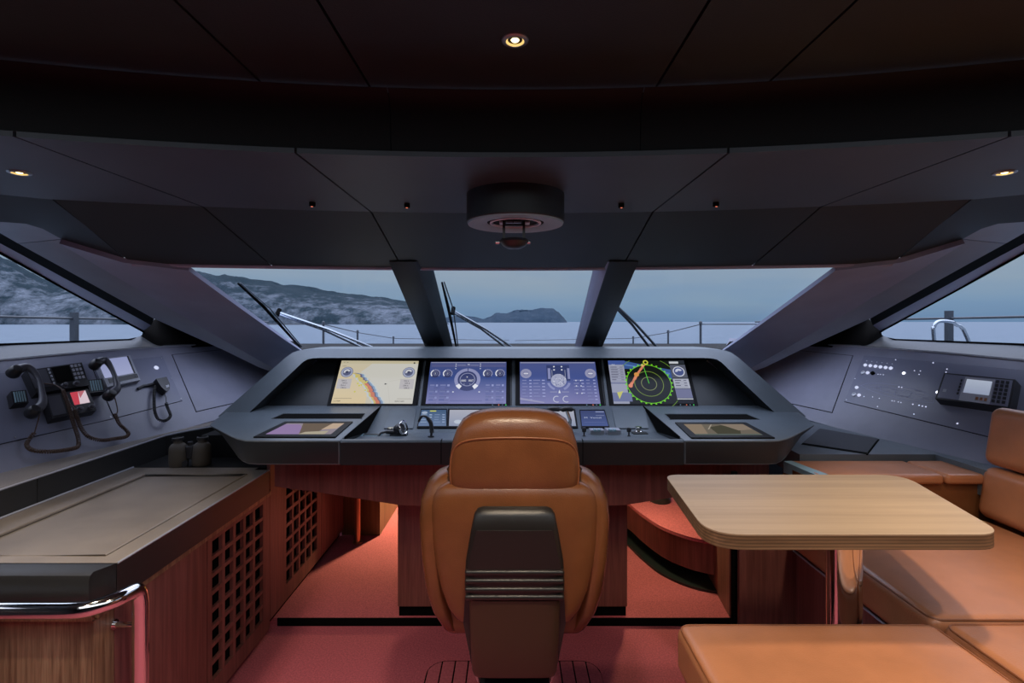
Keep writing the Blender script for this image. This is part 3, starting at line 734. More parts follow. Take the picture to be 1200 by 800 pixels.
# =================================================================== CEILING FITTINGS
def downlight(x, y, z, label, r=.019, power=3.5, spot=True):
    t = thing('downlight', (x, y, z), label, 'ceiling light', 'small round warm downlights')
    bm = NB(); lathe(bm, (x, y, z), (0, 0, -1), [(r*.82, -.004), (r*.84, .0025), (r*1.0, .003), (r*1.22, .001), (r*1.25, -.001)], 28); obj('ring', bm, 'steel', t)
    bm = NB(); lathe(bm, (x, y, z), (0, 0, -1), [(r*.84, .0018), (r*.5, -.004), (r*.45, -.006)], 24); obj('reflector', bm, 'lampdim', t)
    bm = NB(); lathe(bm, (x, y, z), (0, 0, -1), [(r*.5, -.004), (r*.3, .001), (0, .002)], 16); obj('bulb', bm, 'lamp', t)
    if spot:
        l = bpy.data.lights.new('downlight_beam', 'SPOT'); l.energy = power; l.color = (1, .80, .58); l.spot_size = math.radians(110); l.spot_blend = .7; l.shadow_soft_size = .05
        o = bpy.data.objects.new('downlight_beam', l); C.objects.link(o); o.parent = t; o.location = (0, 0, -.012)
    return t
downlight(0.006, 1.0, 2.149, 'round warm downlight in the middle of the upper ceiling', .0215, 60)
downlight(-1.32, 1.372, 1.999, 'round warm downlight at the left end of the lower soffit', .021, 40)
downlight(1.32, 1.372, 1.999, 'round warm downlight at the right end of the lower soffit', .021, 40)
# added fill spots without fixtures, brightening the seats and carpet
for x, y, pw in ((-1.45, .80, 32), (1.45, .80, 30)):
    l = bpy.data.lights.new('fill_spot', 'SPOT'); l.energy = pw; l.color = (1, .84, .68); l.spot_size = math.radians(120); l.spot_blend = .7; l.shadow_soft_size = .03
    o = bpy.data.objects.new('fill_spot', l); C.objects.link(o); o.location = (x, y, 2.13)
for px, py, s in ((366, 237, 'on the soffit, leftmost of the four'), (477, 238.5, 'on the soffit left of the ceiling compass'), (728, 238.5, 'on the soffit right of the ceiling compass'), (839, 237, 'on the soffit, rightmost of the four')):
    p = PZ(px, py, 2.0); t = thing('ceiling_sensor', (p.x, p.y, 1.999), 'tiny dark round sensor with red glow '+s, 'sensor', 'tiny soffit sensors')
    bm = NB(); lathe(bm, (p.x, p.y, 2.0), (0, 0, -1), [(.010, 0), (.010, .012), (.008, .014), (0, .014)], 14); obj('housing', bm, 'joint', t)
    bm = NB(); cyl(bm, (p.x, p.y-.004, 1.9855), (p.x, p.y-.004, 1.984), .0035, n=10); obj('lens', bm, 'led_red', t)
# ceiling compass: drum, pale ring, mirror and lens under it
dC = 1.62; cx = (604-600)*dC/600; zr = EYE+(377-262)*dC/600   # underside of the drum
t = thing('ceiling_compass', (cx, dC, zr), 'round black drum compass with pale ring hanging from the soffit', 'compass')
R0 = 57*dC/600
bm = NB(); lathe(bm, (cx, dC, zr), (0, 0, 1), [(R0*.97, 0), (R0, .004), (R0, 2.0-zr), ], 64); obj('drum', bm, 'ceiling', t)
bm = NB(); lathe(bm, (cx, dC, zr), (0, 0, -1), [(R0*.985, -.001), (R0*.97, .004), (R0*.62, .001), (R0*.58, -.003)], 64); obj('ring', bm, 'ltgrey', t)
bm = NB(); lathe(bm, (cx, dC, zr), (0, 0, -1), [(R0*.62, .0005), (R0*.60, -.006), (0, -.006)], 48); obj('opening', bm, 'black', t)
bm = NB(); lathe(bm, (cx, dC, zr), (0, 0, -1), [(R0*.52, -.005), (R0*.53, .000), (R0*.49, .001), (R0*.48, -.005)], 48); obj('inner_ring', bm, 'white_btn', t)
bm = NB(); box(bm, cx-.030, cx+.018, dC-.02, dC+.02, zr-.002, zr+.004); box(bm, cx-.05, cx-.036, dC-.02, dC+.015, zr-.001, zr+.004); box(bm, cx+.024, cx+.045, dC-.015, dC+.015, zr-.001, zr+.004); obj('card_window', bm, 'white_btn', t)
bm = NB(); box(bm, cx-.009, cx-.006, dC-.021, dC-.0203, zr-.001, zr+.003); obj('lubber_mark', bm, 'joint', t)
for dx in (-.036, .026):
    bm = NB(); box(bm, cx+dx-.004, cx+dx+.004, dC-.03, dC-.022, zr-.062, zr+.003); obj('bracket', bm, 'device', t, bevel=.001)
bm = NB(); box(bm, cx-.036, cx+.026, dC-.03, dC-.022, zr-.012, zr-.006); obj('bracket_bar', bm, 'device', t)
bm = NB(); lathe(bm, (cx-.004, dC-.02, zr-.055), (0, 0, -1), [(0, -.004), (.042, -.002), (.045, .006), (.036, .018), (.022, .026), (0, .029)], 32); obj('lens_bowl', bm, 'device', t)
for dx in (-.052, .044):
    bm = NB(); lathe(bm, (cx-.004+dx, dC-.02, zr-.062), (1, 0, 0), [(0, -.008), (.006, -.006), (.006, .006), (0, .008)], 12); obj('screw', bm, 'chrome', t)

# =================================================================== HELM CONSOLE
def tz(y): return 1.09+.0514*(y-2.2)
con = thing('helm_console', (0, 2.7, .04), 'wide slate grey helm console with four screens under a hood', 'console')
def wing(s):
    T = [(-.74, 2.2), (-1.09, 2.2), (-1.15, 2.207), (-1.20, 2.235), (-1.25, 2.275), (-1.455, 2.46), (-1.475, 2.50), (-1.535, 2.74), (-1.50, 3.02), (-.74, 3.02)]
    Bt = [(-.74, 2.2, .985), (-1.09, 2.2, .985), (-1.14, 2.21, .985), (-1.18, 2.24, .988), (-1.22, 2.28, .995), (-1.40, 2.48, 1.045), (-1.42, 2.52, 1.05), (-1.46, 2.74, 1.05), (-1.46, 3.02, 1.02), (-.74, 3.02, .985)]
    bm = NB(); hull(bm, [V((x*s, y, tz(y))) for x, y in T], [V((x*s, y, z)) for x, y, z in Bt])
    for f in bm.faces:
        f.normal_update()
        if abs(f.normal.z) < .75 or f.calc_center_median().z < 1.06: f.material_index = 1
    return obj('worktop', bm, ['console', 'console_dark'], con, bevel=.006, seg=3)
wing(1); wing(-1)
bm = NB(); pr = [(2.2, .985), (2.2, 1.082), (2.208, 1.089), (2.225, 1.09), (2.25, 1.085), (2.27, 1.072), (2.30, 1.062), (2.6, 1.036), (2.615, 1.038), (2.885, 1.126), (2.90, 1.126), (3.0, .985)]
prism(bm, [V((-.738, y, z)) for y, z in pr], (1.476, 0, 0))
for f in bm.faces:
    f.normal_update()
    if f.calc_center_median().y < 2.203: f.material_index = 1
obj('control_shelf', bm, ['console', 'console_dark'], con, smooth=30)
for x in (-.738, .741):
    bm = NB(); hull(bm, [V((x-.0015, y, z+.0008)) for y, z in ((2.26, 1.082), (2.6, 1.04), (2.9, 1.127), (2.26, tz(2.26)))], [V((x+.0015, y, z+.0008)) for y, z in ((2.26, 1.082), (2.6, 1.04), (2.9, 1.127), (2.26, tz(2.26)))])
    obj('worktop_joint', bm, 'joint', con)
for px in (517, 683):
    bm = NB(); x = (px-600)*2.2/600; box(bm, x-.0015, x+.0015, 2.1985, 2.23, .99, 1.0915); obj('edge_joint', bm, 'joint', con)
# shallow pen slots behind the flat screens
def on_top(px, py): # ray meets worktop
    d = V(((px-600)/F_PX, 1, -(py-HOR)/F_PX)); k = .0514; y = (EYE-1.09+k*2.2)/(k-d.z); return V((0, 0, EYE))+d*y
upn = V((0, -.0514, 1)).normalized()
for pts in (((332, 485), (428, 485), (424, 490.5), (318, 490.5)), ((779, 485.5), (875, 485.5), (890, 491.5), (785, 491.5))):
    q = Quad(*[on_top(*p) for p in pts], n=upn)
    bm = NB(); qbox(bm, q, 0, 0, 1, 1, -.004, .0008); obj('pen_slot', bm, 'joint', con)
    bm = NB(); tube(bm, [q(0, 1, .001), q(0, 0, .002), q(1, 0, .002), q(1, 1, .001)], .0025, 6); obj('slot_edge', bm, 'console', con)
# screen wall
sw = Plane(V((0, 2.90, 1.126)), V((1, 2.90, 1.126)), V((0, 3.10, 1.385)))
bm = NB(); dv = (V((0, 3.12, 1.411))-V((0, 2.895, 1.12)))
b0, b1, t0, t1 = V((-1.44, 2.895, 1.12)), V((1.44, 2.895, 1.12)), V((-1.12, 3.12, 1.411)), V((1.12, 3.12, 1.411))
hull(bm, [b0, b1, t1, t0], [p+V((0, .05, -.02)) for p in (b0, b1, t1, t0)]); obj('screen_wall', bm, 'console_dark', con)
# hood: outer rim, inner rim, roof and cheeks
def hoodpts(L, s): return [V((p.x*s, p.y, p.z)) for p in L]
outer = [P(255, 488, 2.72), P(335, 418.5, 2.955), P(343, 413, 2.975), P(353, 409.8, 2.99), P(368, 408.8, 3.0)]
inner = [P(287, 488, 2.72), P(355, 424, 2.93), P(360, 421.0, 2.945), P(366, 419.6, 2.95), P(376, 419.2, 2.95)]
O = outer+[MX(p) for p in outer[::-1]]; I = inner+[MX(p) for p in inner[::-1]]
back_o = [V((p.x*1.005, 3.30, max(p.z, 1.10)-.0)) for p in O]
back_i = []
for p in I:
    # inner skin runs back to the screen wall
    t = max(0, min(1, (p.z-1.12)/(1.411-1.12))); back_i.append(V((p.x*.985, 2.9+.21*t, p.z if p.z > 1.13 else 1.12)))
bm = NB(); vo = [bm.verts.new(p) for p in O]; vi = [bm.verts.new(p) for p in I]; vb = [bm.verts.new(p) for p in back_o]; vbi = [bm.verts.new(p) for p in back_i]
n_ = len(O)
for i in range(n_-1):
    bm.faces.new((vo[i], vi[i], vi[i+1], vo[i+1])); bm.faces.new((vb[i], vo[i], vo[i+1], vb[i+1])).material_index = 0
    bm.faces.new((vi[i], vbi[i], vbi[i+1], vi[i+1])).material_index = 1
bm.faces.new((vo[0], vb[0], vbi[0], vi[0])); bm.faces.new((vo[-1], vi[-1], vbi[-1], vb[-1]))
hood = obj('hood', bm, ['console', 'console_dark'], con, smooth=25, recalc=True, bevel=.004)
# screens
SCR = [(((401, 423.5), (491, 424), (483.5, 474), (388.5, 473.5)), (4, 3)), (((505, 425), (593.5, 425), (593, 474), (499, 474)), (4, 3)),
       (((609, 425), (697, 425), (703.5, 474), (609.5, 474)), (4, 3)), (((712, 423.5), (800.5, 429), (812, 474), (719, 474)), (4, 3))]
def pad(p4, dx, dt, db): (a, b, c, d) = p4; return ((a[0]-dx, a[1]-dt), (b[0]+dx, b[1]-dt), (c[0]+dx+1, c[1]+db), (d[0]-dx-1, d[1]+db))
SCR[3] = (((712, 423.5), (800.5, 423.5), (813, 474), (719, 474)), 0)
displays = []
for k, (p4, _) in enumerate(SCR):
    qo = sq(sw, pad(p4, 4, 3.5, 3.2)); bm = NB(); qbox(bm, qo, 0, 0, 1, 1, -.01, .010)
    d = obj('display', bm, 'bezel', con, bevel=.002)
    d['label'] = ['screen with a cream sea chart', 'blue screen with round engine gauges', 'blue screen with a centre dial and system lists', 'screen with green radar rings'][k]
    q = sq(sw, p4); q2 = Quad(*[p+sw.n*.0103 for p in (q.tl, q.tr, q.br, q.bl)], n=sw.n); displays.append((d, q2))
    for u, c in ((.80, 'ltgrey'), (.87, 'led_red'), (.91, 'ltgrey'), (.95, 'led_green')):
        if k > 0: bm = NB(); c0 = qo(u, .968, .0098); cyl(bm, c0, c0+sw.n*.0012, .0032, n=10); obj('indicator_light', bm, c, d)
rnd = random.Random(3)
def gauge(c, u, v, r, ring, fill, mark=(235, 238, 250)):
    c.disc(u, v, r, fill); c.arc(u, v, r*.78, r, -40, 220, ring); c.arc(u, v, r*.78, r, 120, 222, mark); c.arc(u, v, r*.42, r*.5, 0, 360, ring)
    c.text('0', u-r*.18/c.asp, v+r*.22, r*.6, (220, 225, 240))
    for a in range(-40, 221, 26): c.arc(u, v, r*1.04, r*1.12, a, a+6, ring, 2)
def rows(c, u0, v0, u1, n, dv, col, num=True):
    for i in range(n):
        v = v0+i*dv; w_ = (u1-u0)*rnd.uniform(.35, .6)
        c.rect(u0, v, u0+w_, v+dv*.28, col)
        if num: c.rect(u1-(u1-u0)*.25, v, u1, v+dv*.32, tuple(min(255, x+30) for x in col))
        c.rect(u0, v+dv*.62, u1, v+dv*.68, tuple(int(x*.8) for x in col))
# 1: sea chart
d, q = displays[0]; c = Canvas(q, 0); c.rect(0, 0, 1, 1, (206, 198, 178)); c.grad(0, .0, .42, 1, (205, 196, 172), (222, 202, 160))
c.poly([(.45, 0), (1, 0), (1, 1), (.62, 1), (.42, .45), (.28, .28)], (207, 205, 196))
c.rect(0, 0, 1, .07, (200, 190, 160))
co = []
for i in range(33): t_ = i/32; k_ = t_*8; a0 = [(.18, .30), (.25, .33), (.30, .42), (.34, .50), (.40, .58), (.44, .68), (.48, .78), (.53, .90), (.57, 1.0), (.57, 1.0)]; j_ = min(7, int(k_)); f_ = k_-j_; co.append((a0[j_][0]*(1-f_)+a0[j_+1][0]*f_+(rnd.uniform(-.014, .014) if 0 < i < 32 else 0), a0[j_][1]*(1-f_)+a0[j_+1][1]*f_))
c.quads([[(a-.07, b), (a+.09, b), (e+.09, f), (e-.07, f)] for (a, b), (e, f) in zip(co, co[1:])], (196, 205, 210))
c.quads([[(a, b), (a+.07, b), (e+.07, f), (e, f)] for (a, b), (e, f) in zip(co, co[1:])], (135, 160, 190))
c.quads([[(a+.005, b), (a+.045, b), (e+.045, f), (e+.005, f)] for (a, b), (e, f) in zip(co, co[1:])], (110, 105, 130))
c.quads([[(a-.045, b), (a+.02, b), (e+.02, f), (e-.045, f)] for (a, b), (e, f) in zip(co, co[1:])], (206, 188, 120))
c.quads([[(a-.02, b), (a+.025, b), (e+.03, f), (e-.02, f)] for (a, b), (e, f) in zip(co[14:], co[15:])], (205, 125, 95))
for i in range(10): c.disc(rnd.uniform(.22, .40), rnd.uniform(.34, .75), .02, (205, 200, 90), 8)
for u in (.105, .895):
    c.disc(u, .28, .125, (92, 98, 128)); c.arc(u, .28, .085, .115, 0, 360, (165, 172, 198)); c.arc(u, .28, .03, .07, 20, 200, (206, 208, 216)); c.disc(u, .28, .03, (70, 74, 100))
    c.rect(u-.09, .44, u+.085, .67, (188, 184, 186))
    for i in range(4): c.text('184.6', u-.05+.015*(i % 2), .50+i*.055, .052, (70, 66, 74))
c.text('1.2 NM', .02, .965, .045, (60, 55, 50)); c.text('0.812 NM', .78, .965, .045, (60, 55, 50)); c.rect(.02, .885, .24, .893, (140, 130, 115)); c.rect(.80, .89, .98, .897, (140, 130, 115))
c.poly([(.615, .54), (.65, .56), (.615, .575)], (50, 50, 50)); c.text('12  14', .03, .06, .04, (90, 85, 75)); c.disc(.95, .055, .02, (60, 60, 60), 10)
c.text('DAY', .03, .15, .045, (120, 110, 95)); c.line(.66, .5, .9, .42, .004, (190, 186, 176)); c.line(.66, .6, .72, .98, .004, (190, 186, 176))
c.build('screen_picture', 'screen', d)
# 2: engine gauges
d, q = displays[1]; c = Canvas(q, 0); c.grad(0, 0, 1, .4, (74, 84, 135), (58, 78, 140)); c.grad(0, .4, 1, 1, (58, 78, 140), (134, 136, 186))
c.rect(.01, .01, .99, .025, (165, 165, 185)); c.rect(.02, .06, .99, .13, (86, 92, 140))
for u in (.08, .24, .76, .92): gauge(c, u, .29, .10, (138, 142, 178), (58, 64, 104))
c.disc(.5, .44, .27, (58, 66, 112)); c.arc(.5, .44, .20, .27, 92, 236, (146, 150, 192)); c.arc(.5, .44, .20, .27, -56, 88, (146, 150, 192))
c.arc(.5, .44, .19, .275, 212, 236, (236, 238, 248)); c.arc(.5, .44, .19, .275, -56, -32, (236, 238, 248)); c.arc(.5, .44, .145, .16, 0, 360, (150, 155, 190))
c.text('000', .42, .49, .07, (240, 242, 250)); c.text('007', .515, .49, .07, (240, 242, 250)); c.disc(.495, .38, .018, (235, 235, 245), 3); c.text('0', .455, .57, .05, (170, 175, 205)); c.text('0', .53, .57, .05, (170, 175, 205))
for u0, u1 in ((.03, .13), (.16, .28), (.74, .84), (.87, .97)): rows(c, u0, .56, u1, 3, .14, (120, 128, 178)); rows(c, u0, .62, u1, 3, .14, (104, 112, 166), False)
for u in (.34, .66):
    for v in (.07, .12, .18): c.disc(u, v, .014, (190, 195, 215), 8)
c.text('N', .49, .10, .06, (225, 228, 240)); c.rect(.36, .09, .47, .10, (150, 155, 190)); c.rect(.53, .09, .64, .10, (150, 155, 190))
for u in (.33, .66): c.disc(u, .74, .018, (205, 208, 228), 8)
c.rect(.3, .93, .7, .95, (112, 116, 168)); c.build('screen_picture', 'screen', d)
# 3: systems page
d, q = displays[2]; c = Canvas(q, 0); c.grad(0, 0, 1, .4, (80, 90, 142), (70, 86, 148)); c.grad(0, .4, 1, 1, (70, 86, 148), (132, 132, 182))
c.rect(.01, .01, .99, .03, (160, 160, 182)); c.rect(.35, .08, .65, .47, (56, 66, 112)); c.rect(.365, .16, .40, .42, (140, 145, 190)); c.rect(.62, .16, .65, .42, (140, 145, 190))
c.line(.42, .2, .42, .4, .006, (200, 203, 222)); c.line(.59, .2, .59, .4, .006, (200, 203, 222))
for u in (.45, .55):
    for v in (.12, .20): c.disc(u, v, .018, (226, 228, 240), 8)
for u in (.08, .92): c.disc(u, .29, .115, (150, 152, 184)); c.arc(u, .29, .05, .06, 0, 360, (110, 114, 156)); c.rect(u-.03, .28, u+.03, .30, (225, 226, 236))
c.disc(.5, .46, .16, (168, 172, 200)); c.arc(.5, .46, .20, .25, 195, 245, (138, 144, 192)); c.arc(.5, .46, .20, .25, -65, -15, (138, 144, 192))
for i in range(40): a = rnd.uniform(0, 6.3); r = rnd.uniform(.02, .15); c.disc(.5+r*math.cos(a)/c.asp, .46+r*math.sin(a), .010, rnd.choice([(120, 126, 160), (225, 228, 238), (95, 100, 140)]), 6)
c.poly([(.485, .76), (.5, .68), (.515, .76)], (225, 228, 240)); c.rect(.38, .72, .47, .75, (135, 138, 180)); c.rect(.53, .72, .62, .75, (135, 138, 180))
for u in (.46, .58): c.arc(u, .90, .06, .075, 60, 300, (205, 208, 226))
for u0, u1, n in ((.03, .15, 7), (.17, .32, 6), (.69, .82, 5), (.85, .97, 7)): rows(c, u0, .45, u1, n, .075, (130, 136, 184))
for u in (.72, .78):
    for v in (.47, .60, .77): c.disc(u, v, .015, (215, 218, 236), 8)
c.poly([(.0, .87), (.3, .97), (.3, 1), (0, .92)], (155, 155, 190)); c.build('screen_picture', 'screen', d)
# 4: radar
d, q = displays[3]; c = Canvas(q, 0); c.rect(0, 0, 1, 1, (22, 27, 24))
c.poly([(0, 0), (.25, .02), (.55, .14), (.8, .22), (.8, .45), (.6, .30), (.4, .2), (.2, .2), (0, .12)], (62, 92, 150)); c.poly([(.2, .08), (.5, .17), (.78, .3), (.78, .34), (.5, .2), (.22, .12)], (88, 128, 190))
c.rect(.0, .10, .20, 1, (156, 160, 182)); c.rect(0, 0, .22, .10, (70, 92, 160)); c.rect(.0, .52, .20, .55, (110, 116, 150)); c.rect(.0, .75, .24, .95, (110, 118, 158))
rows(c, .02, .15, .18, 6, .06, (92, 94, 116)); c.poly([(.06, .75), (.14, .72), (.08, .90)], (200, 200, 110)); c.text('7.0', .04, .12, .05, (215, 220, 235))
cu, cvv = .485, .55
c.disc(cu, cvv, .44, (24, 29, 26), 60)
for r, cl in ((.44, (120, 215, 40)), (.285, (120, 145, 60)), (.15, (135, 145, 95))): c.arc(cu, cvv, r-.006, r+.006, 0, 360, cl, 64)
for a in range(0, 360, 12): c.arc(cu, cvv, .45, .475, a, a+4, (120, 220, 40), 2)
c.arc(cu, cvv, .62, .63, 22, 60, (110, 150, 50)); c.arc(cu, cvv, .62, .63, -58, -20, (110, 150, 50)); c.arc(cu, cvv, .62, .63, 120, 140, (110, 150, 50))
c.line(cu, cvv, cu-.03, cvv-.40, .012, (90, 215, 70))
la = [(.24, .60), (.27, .50), (.30, .46), (.33, .36), (.37, .28), (.42, .18), (.46, .10), (.49, .03)]
c.quads([[(a-.025, b+.03), (a+.03, b-.01), (e+.035, f-.01), (e-.02, f+.03)] for (a, b), (e, f) in zip(la[:-2], la[1:-1])], (228, 140, 105)); c.disc(.345, .34, .05, (222, 152, 80), 12); c.disc(.245, .60, .045, (228, 140, 110), 8)
c.arc(.49, .05, .03, .055, 0, 360, (205, 205, 70)); c.disc(.44, .12, .03, (220, 190, 110), 9)
c.rect(.80, .0, 1, .09, (40, 44, 52)); c.rect(.80, .03, .92, .08, (205, 208, 215)); c.rect(.80, .11, 1, .42, (88, 92, 108)); c.disc(.90, .27, .12, (78, 90, 140)); c.arc(.90, .27, .10, .12, 0, 360, (206, 210, 225)); c.arc(.90, .27, .02, .07, 20, 190, (200, 205, 225))
c.rect(.80, .44, 1, .66, (172, 176, 192)); rows(c, .82, .47, .97, 3, .06, (70, 72, 92)); c.rect(.80, .67, 1, .88, (112, 116, 150)); c.rect(.80, .89, 1, .91, (200, 204, 216)); c.rect(.80, .92, 1, 1, (24, 27, 34))
c.build('screen_picture', 'screen', d)
# vertical fins between the screens
for (a, b, cc, dd) in (((497.5, 421), (499.5, 421), (493, 478), (490, 478)), ((600, 421), (603.5, 421), (603.5, 478), (600, 478)), ((704, 421), (706.5, 421), (714, 478), (710.5, 478))):
    q = sq(sw, (a, b, cc, dd)); bm = NB(); qbox(bm, q, 0, 0, 1, 1, -.002, .007); obj('screen_divider', bm, 'console', con, bevel=.001)
# lower angled touch panels on the rising part of the control shelf
lo = Plane(V((0, 2.6, 1.036)), V((1, 2.6, 1.036)), V((0, 2.885, 1.126)))
def lowscreen(p4, kind, lab):
    q = sq(lo, p4); bm = NB(); qbox(bm, q, -.03, -.08, 1.03, 1.08, -.003, .005); d = obj('touch_panel', bm, 'bezel', con, bevel=.0012); d['label'] = lab
    q2 = Quad(*[p+lo.n*.0052 for p in (q.tl, q.tr, q.br, q.bl)], n=lo.n); c = Canvas(q2, 0)
    if kind == 0:
        c.grad(0, 0, 1, 1, (70, 96, 130), (110, 130, 165)); c.rect(.35, .05, .6, .11, (220, 220, 90)); rows(c, .05, .3, .45, 4, .15, (150, 170, 200)); rows(c, .55, .3, .95, 4, .15, (130, 150, 185)); c.disc(.15, .2, .09, (165, 180, 205), 12)
    elif kind == 1:
        c.grad(0, 0, 1, 1, (180, 182, 196), (150, 160, 185)); c.disc(.15, .75, .12, (195, 205, 220), 14); c.rect(.3, .3, .8, .36, (165, 168, 188)); c.rect(.3, .6, .8, .66, (160, 168, 190))
    else:
        c.grad(0, 0, 1, 1, (66, 76, 118), (80, 96, 150)); c.rect(.62, .05, .97, .12, (140, 150, 190)); c.text('M  Vessel', .12, .52, .14, (190, 200, 230)); c.rect(.1, .75, .9, .78, (96, 108, 156)); c.rect(.6, .3, .95, .36, (110, 120, 160))
    c.build('panel_picture', 'screen', d)
lowscreen(((494, 481), (523, 481), (523, 500), (490, 500)), 0, 'small blue touch panel left of the seat')
lowscreen(((527, 481), (596, 481), (596, 500), (526, 500)), 1, 'pale grey touch panel partly hidden by the headrest')
lowscreen(((604, 481), (672, 481), (675, 500), (604, 500)), 1, 'pale grey touch panel right of the middle')
lowscreen(((680, 482), (708, 482), (713, 500), (682, 500)), 2, 'small dark blue touch panel right of the seat')
for p4 in (((457, 479.5), (488, 479.5), (484, 502), (450, 502)), ((717, 479.5), (756, 479.5), (760, 502), (722, 502))):
    q = sq(lo, p4); bm = NB(); qbox(bm, q, 0, 0, 1, 1, -.002, .003); obj('blank_panel', bm, 'console', con, bevel=.001)
# flat screens let into both wings
def flat(p4, mir, lab):
    q = Quad(*[on_top(*p) for p in p4], n=upn); bm = NB(); qbox(bm, q, 0, 0, 1, 1, -.004, .006); d = obj('chart_screen', bm, 'bezel', con, bevel=.002); d['label'] = lab
    q2 = Quad(q(.09, .14, .0062), q(.91, .14, .0062), q(.91, .86, .0062), q(.09, .86, .0062), n=upn); c = Canvas(q2, 0)
    if not mir:
        c.rect(0, 0, 1, 1, (150, 140, 150)); c.poly([(0, .1), (.25, .1), (.45, .55), (.5, 1), (0, 1)], (150, 128, 172)); c.poly([(.28, 0), (.8, 0), (.78, .3), (.75, .9), (.5, .95), (.4, .5)], (112, 98, 86)); c.poly([(.8, 0), (1, 0), (.98, .5), (.75, .6)], (196, 172, 150)); c.poly([(.55, .8), (.9, .7), (.9, 1), (.5, 1)], (180, 170, 150))
    else:
        c.rect(0, 0, 1, 1, (112, 104, 92)); c.poly([(.0, .0), (.3, 0), (.2, .9), (0, 1)], (142, 126, 108)); c.poly([(.36, .3), (.6, .1), (.8, .5), (.7, .9), (.35, .9)], (72, 70, 56)); c.poly([(.6, 0), (1, 0), (1, .5), (.75, .6)], (138, 124, 110)); c.line(.3, .5, .45, .05, .03, (165, 156, 142)); c.rect(.0, .9, 1, 1, (90, 100, 96))
    c.build('screen_picture', 'screen', d)
    return d
flat(((334, 495), (413.5, 495), (393, 513), (297, 513)), 0, 'flat chart screen with lilac water in the left worktop')
flat(((791, 496), (874, 496), (908, 514), (810, 514)), 1, 'flat dark brown chart screen in the right worktop')
# control strips, buttons and knobs of the shelf
def shelfz(y): return 1.062-(y-2.30)*.0867
def on_shelf(px, py):
    d = V(((px-600)/F_PX, 1, -(py-HOR)/F_PX)); k = -.0867; y = (EYE-1.062+k*2.3)/(k-d.z); return V((0, 0, EYE))+d*y
def pad_box(px0, px1, py, w, h, m, name='control_pad'):
    p = on_shelf(px0, py); q = on_shelf(px1, py); bm = NB(); box(bm, p.x, q.x, p.y-w/2, p.y+w/2, p.z-.004, p.z+h); return obj(name, bm, m, con, bevel=.002)
pad_box(424, 447, 510, .05, .004, 'ltgrey', 'pad_frame'); pad_box(426, 445, 510, .035, .0055, 'console_dark')
for a, b in ((491, 501), (502, 511), (512, 521)): pad_box(a, b, 505, .04, .012, 'device', 'switch_block')
for a in (493, 498, 504, 509, 515, 519):
    p = on_shelf(a, 505); bm = NB(); cyl(bm, (p.x, p.y, p.z+.01), (p.x, p.y, p.z+.017), .005, .004, 10); obj('switch_cap', bm, 'ltgrey', con)
pad_box(691, 707, 508, .06, .022, 'silver', 'switch_block'); pad_box(710, 726, 508, .065, .024, 'silver', 'switch_block'); pad_box(741, 758, 508, .05, .006, 'device')
for a in (697, 702, 715, 720):
    p = on_shelf(a, 509); bm = NB(); box(bm, p.x-.006, p.x+.006, p.y-.02, p.y+.012, p.z+.018, p.z+.028); obj('switch_cap', bm, 'ltgrey', con, bevel=.001)
p = on_shelf(748, 507); bm = NB(); lathe(bm, (p.x, p.y, p.z+.004), (0, 0, 1), [(.022, 0), (.022, .006), (.014, .010), (.018, .022), (.016, .028), (0, .029)], 20); obj('knob', bm, 'chrome', con)
p = on_shelf(458, 508); bm = NB(); lathe(bm, (p.x, p.y, p.z), (0, 0, 1), [(.024, 0), (.024, .008), (.015, .012), (.019, .026), (.017, .031), (0, .032)], 20); obj('knob', bm, 'chrome', con)
for px in (684.5, 737): # small black stalks
    p = on_shelf(px, 511); bm = NB(); lathe(bm, (p.x, p.y, p.z-.002), (0, 0, 1), [(.009, 0), (.009, .004), (.004, .008), (.004, .02), (.010, .024), (.011, .036), (.007, .044), (0, .045)], 14); obj('stalk', bm, 'device', con)
# joystick / throttle head left of the seat (silver collar with black ball)
p = on_shelf(470, 510); t = thing('thruster_control', (p.x, p.y, p.z), 'rounded thruster lever with silver rim on the shelf left of the seat', 'lever')
bm = NB(); lathe(bm, p+V((-.005, 0, .030)), (1, -.35, .15), [(0, -.028), (.020, -.026), (.028, -.012), (.030, .004), (.026, .012), (0, .014)], 24); obj('body', bm, 'device', t)
bm = NB(); ax = V((1, -.35, .15)).normalized(); a_, b_ = frame_of(ax); cpt = p+V((.012, -.002, .038)); tube(bm, ring_pts(cpt, a_, b_, .032, 28), .0055, 8, closed=True); obj('rim', bm, 'chrome', t)
bm = NB(); rbox(bm, p+V((-.03, 0, .018)), (.045, .014, .008), .006, m=2, k=2); obj('lever', bm, 'device', t)
bm = NB(); tube(bm, catmull([p+V((-.07, 0, .018)), p+V((-.095, -.01, .014)), p+V((-.105, -.025, .001))], 4), .006, 8); obj('grip', bm, 'device', t)
bm = NB(); box(bm, p.x-.05, p.x+.03, p.y-.02, p.y+.02, p.z-.004, p.z+.010); obj('base', bm, 'console_dark', t, bevel=.003)
# gooseneck microphone
p = on_shelf(505, 512); t = thing('gooseneck_microphone', (p.x, p.y, p.z), 'thin black bent microphone stalk in front of the small touch panel', 'microphone')
bm = NB(); tube(bm, catmull([p, P(506.5, 500, p.y), P(504, 493, p.y+.01), P(499, 488, p.y+.02), P(494, 488, p.y+.03), P(490.5, 494, p.y+.03)], 6), .006, 8); obj('stalk', bm, 'device', t)
bm = NB(); tube(bm, catmull([P(506, 507, p.y), P(505, 496, p.y+.01), P(501.5, 490, p.y+.02)], 4), .010, 10); obj('head', bm, 'device', t)
bm = NB(); cyl(bm, p-V((0, 0, .002)), p+V((0, 0, .006)), .015, n=16); obj('base', bm, 'device', t)
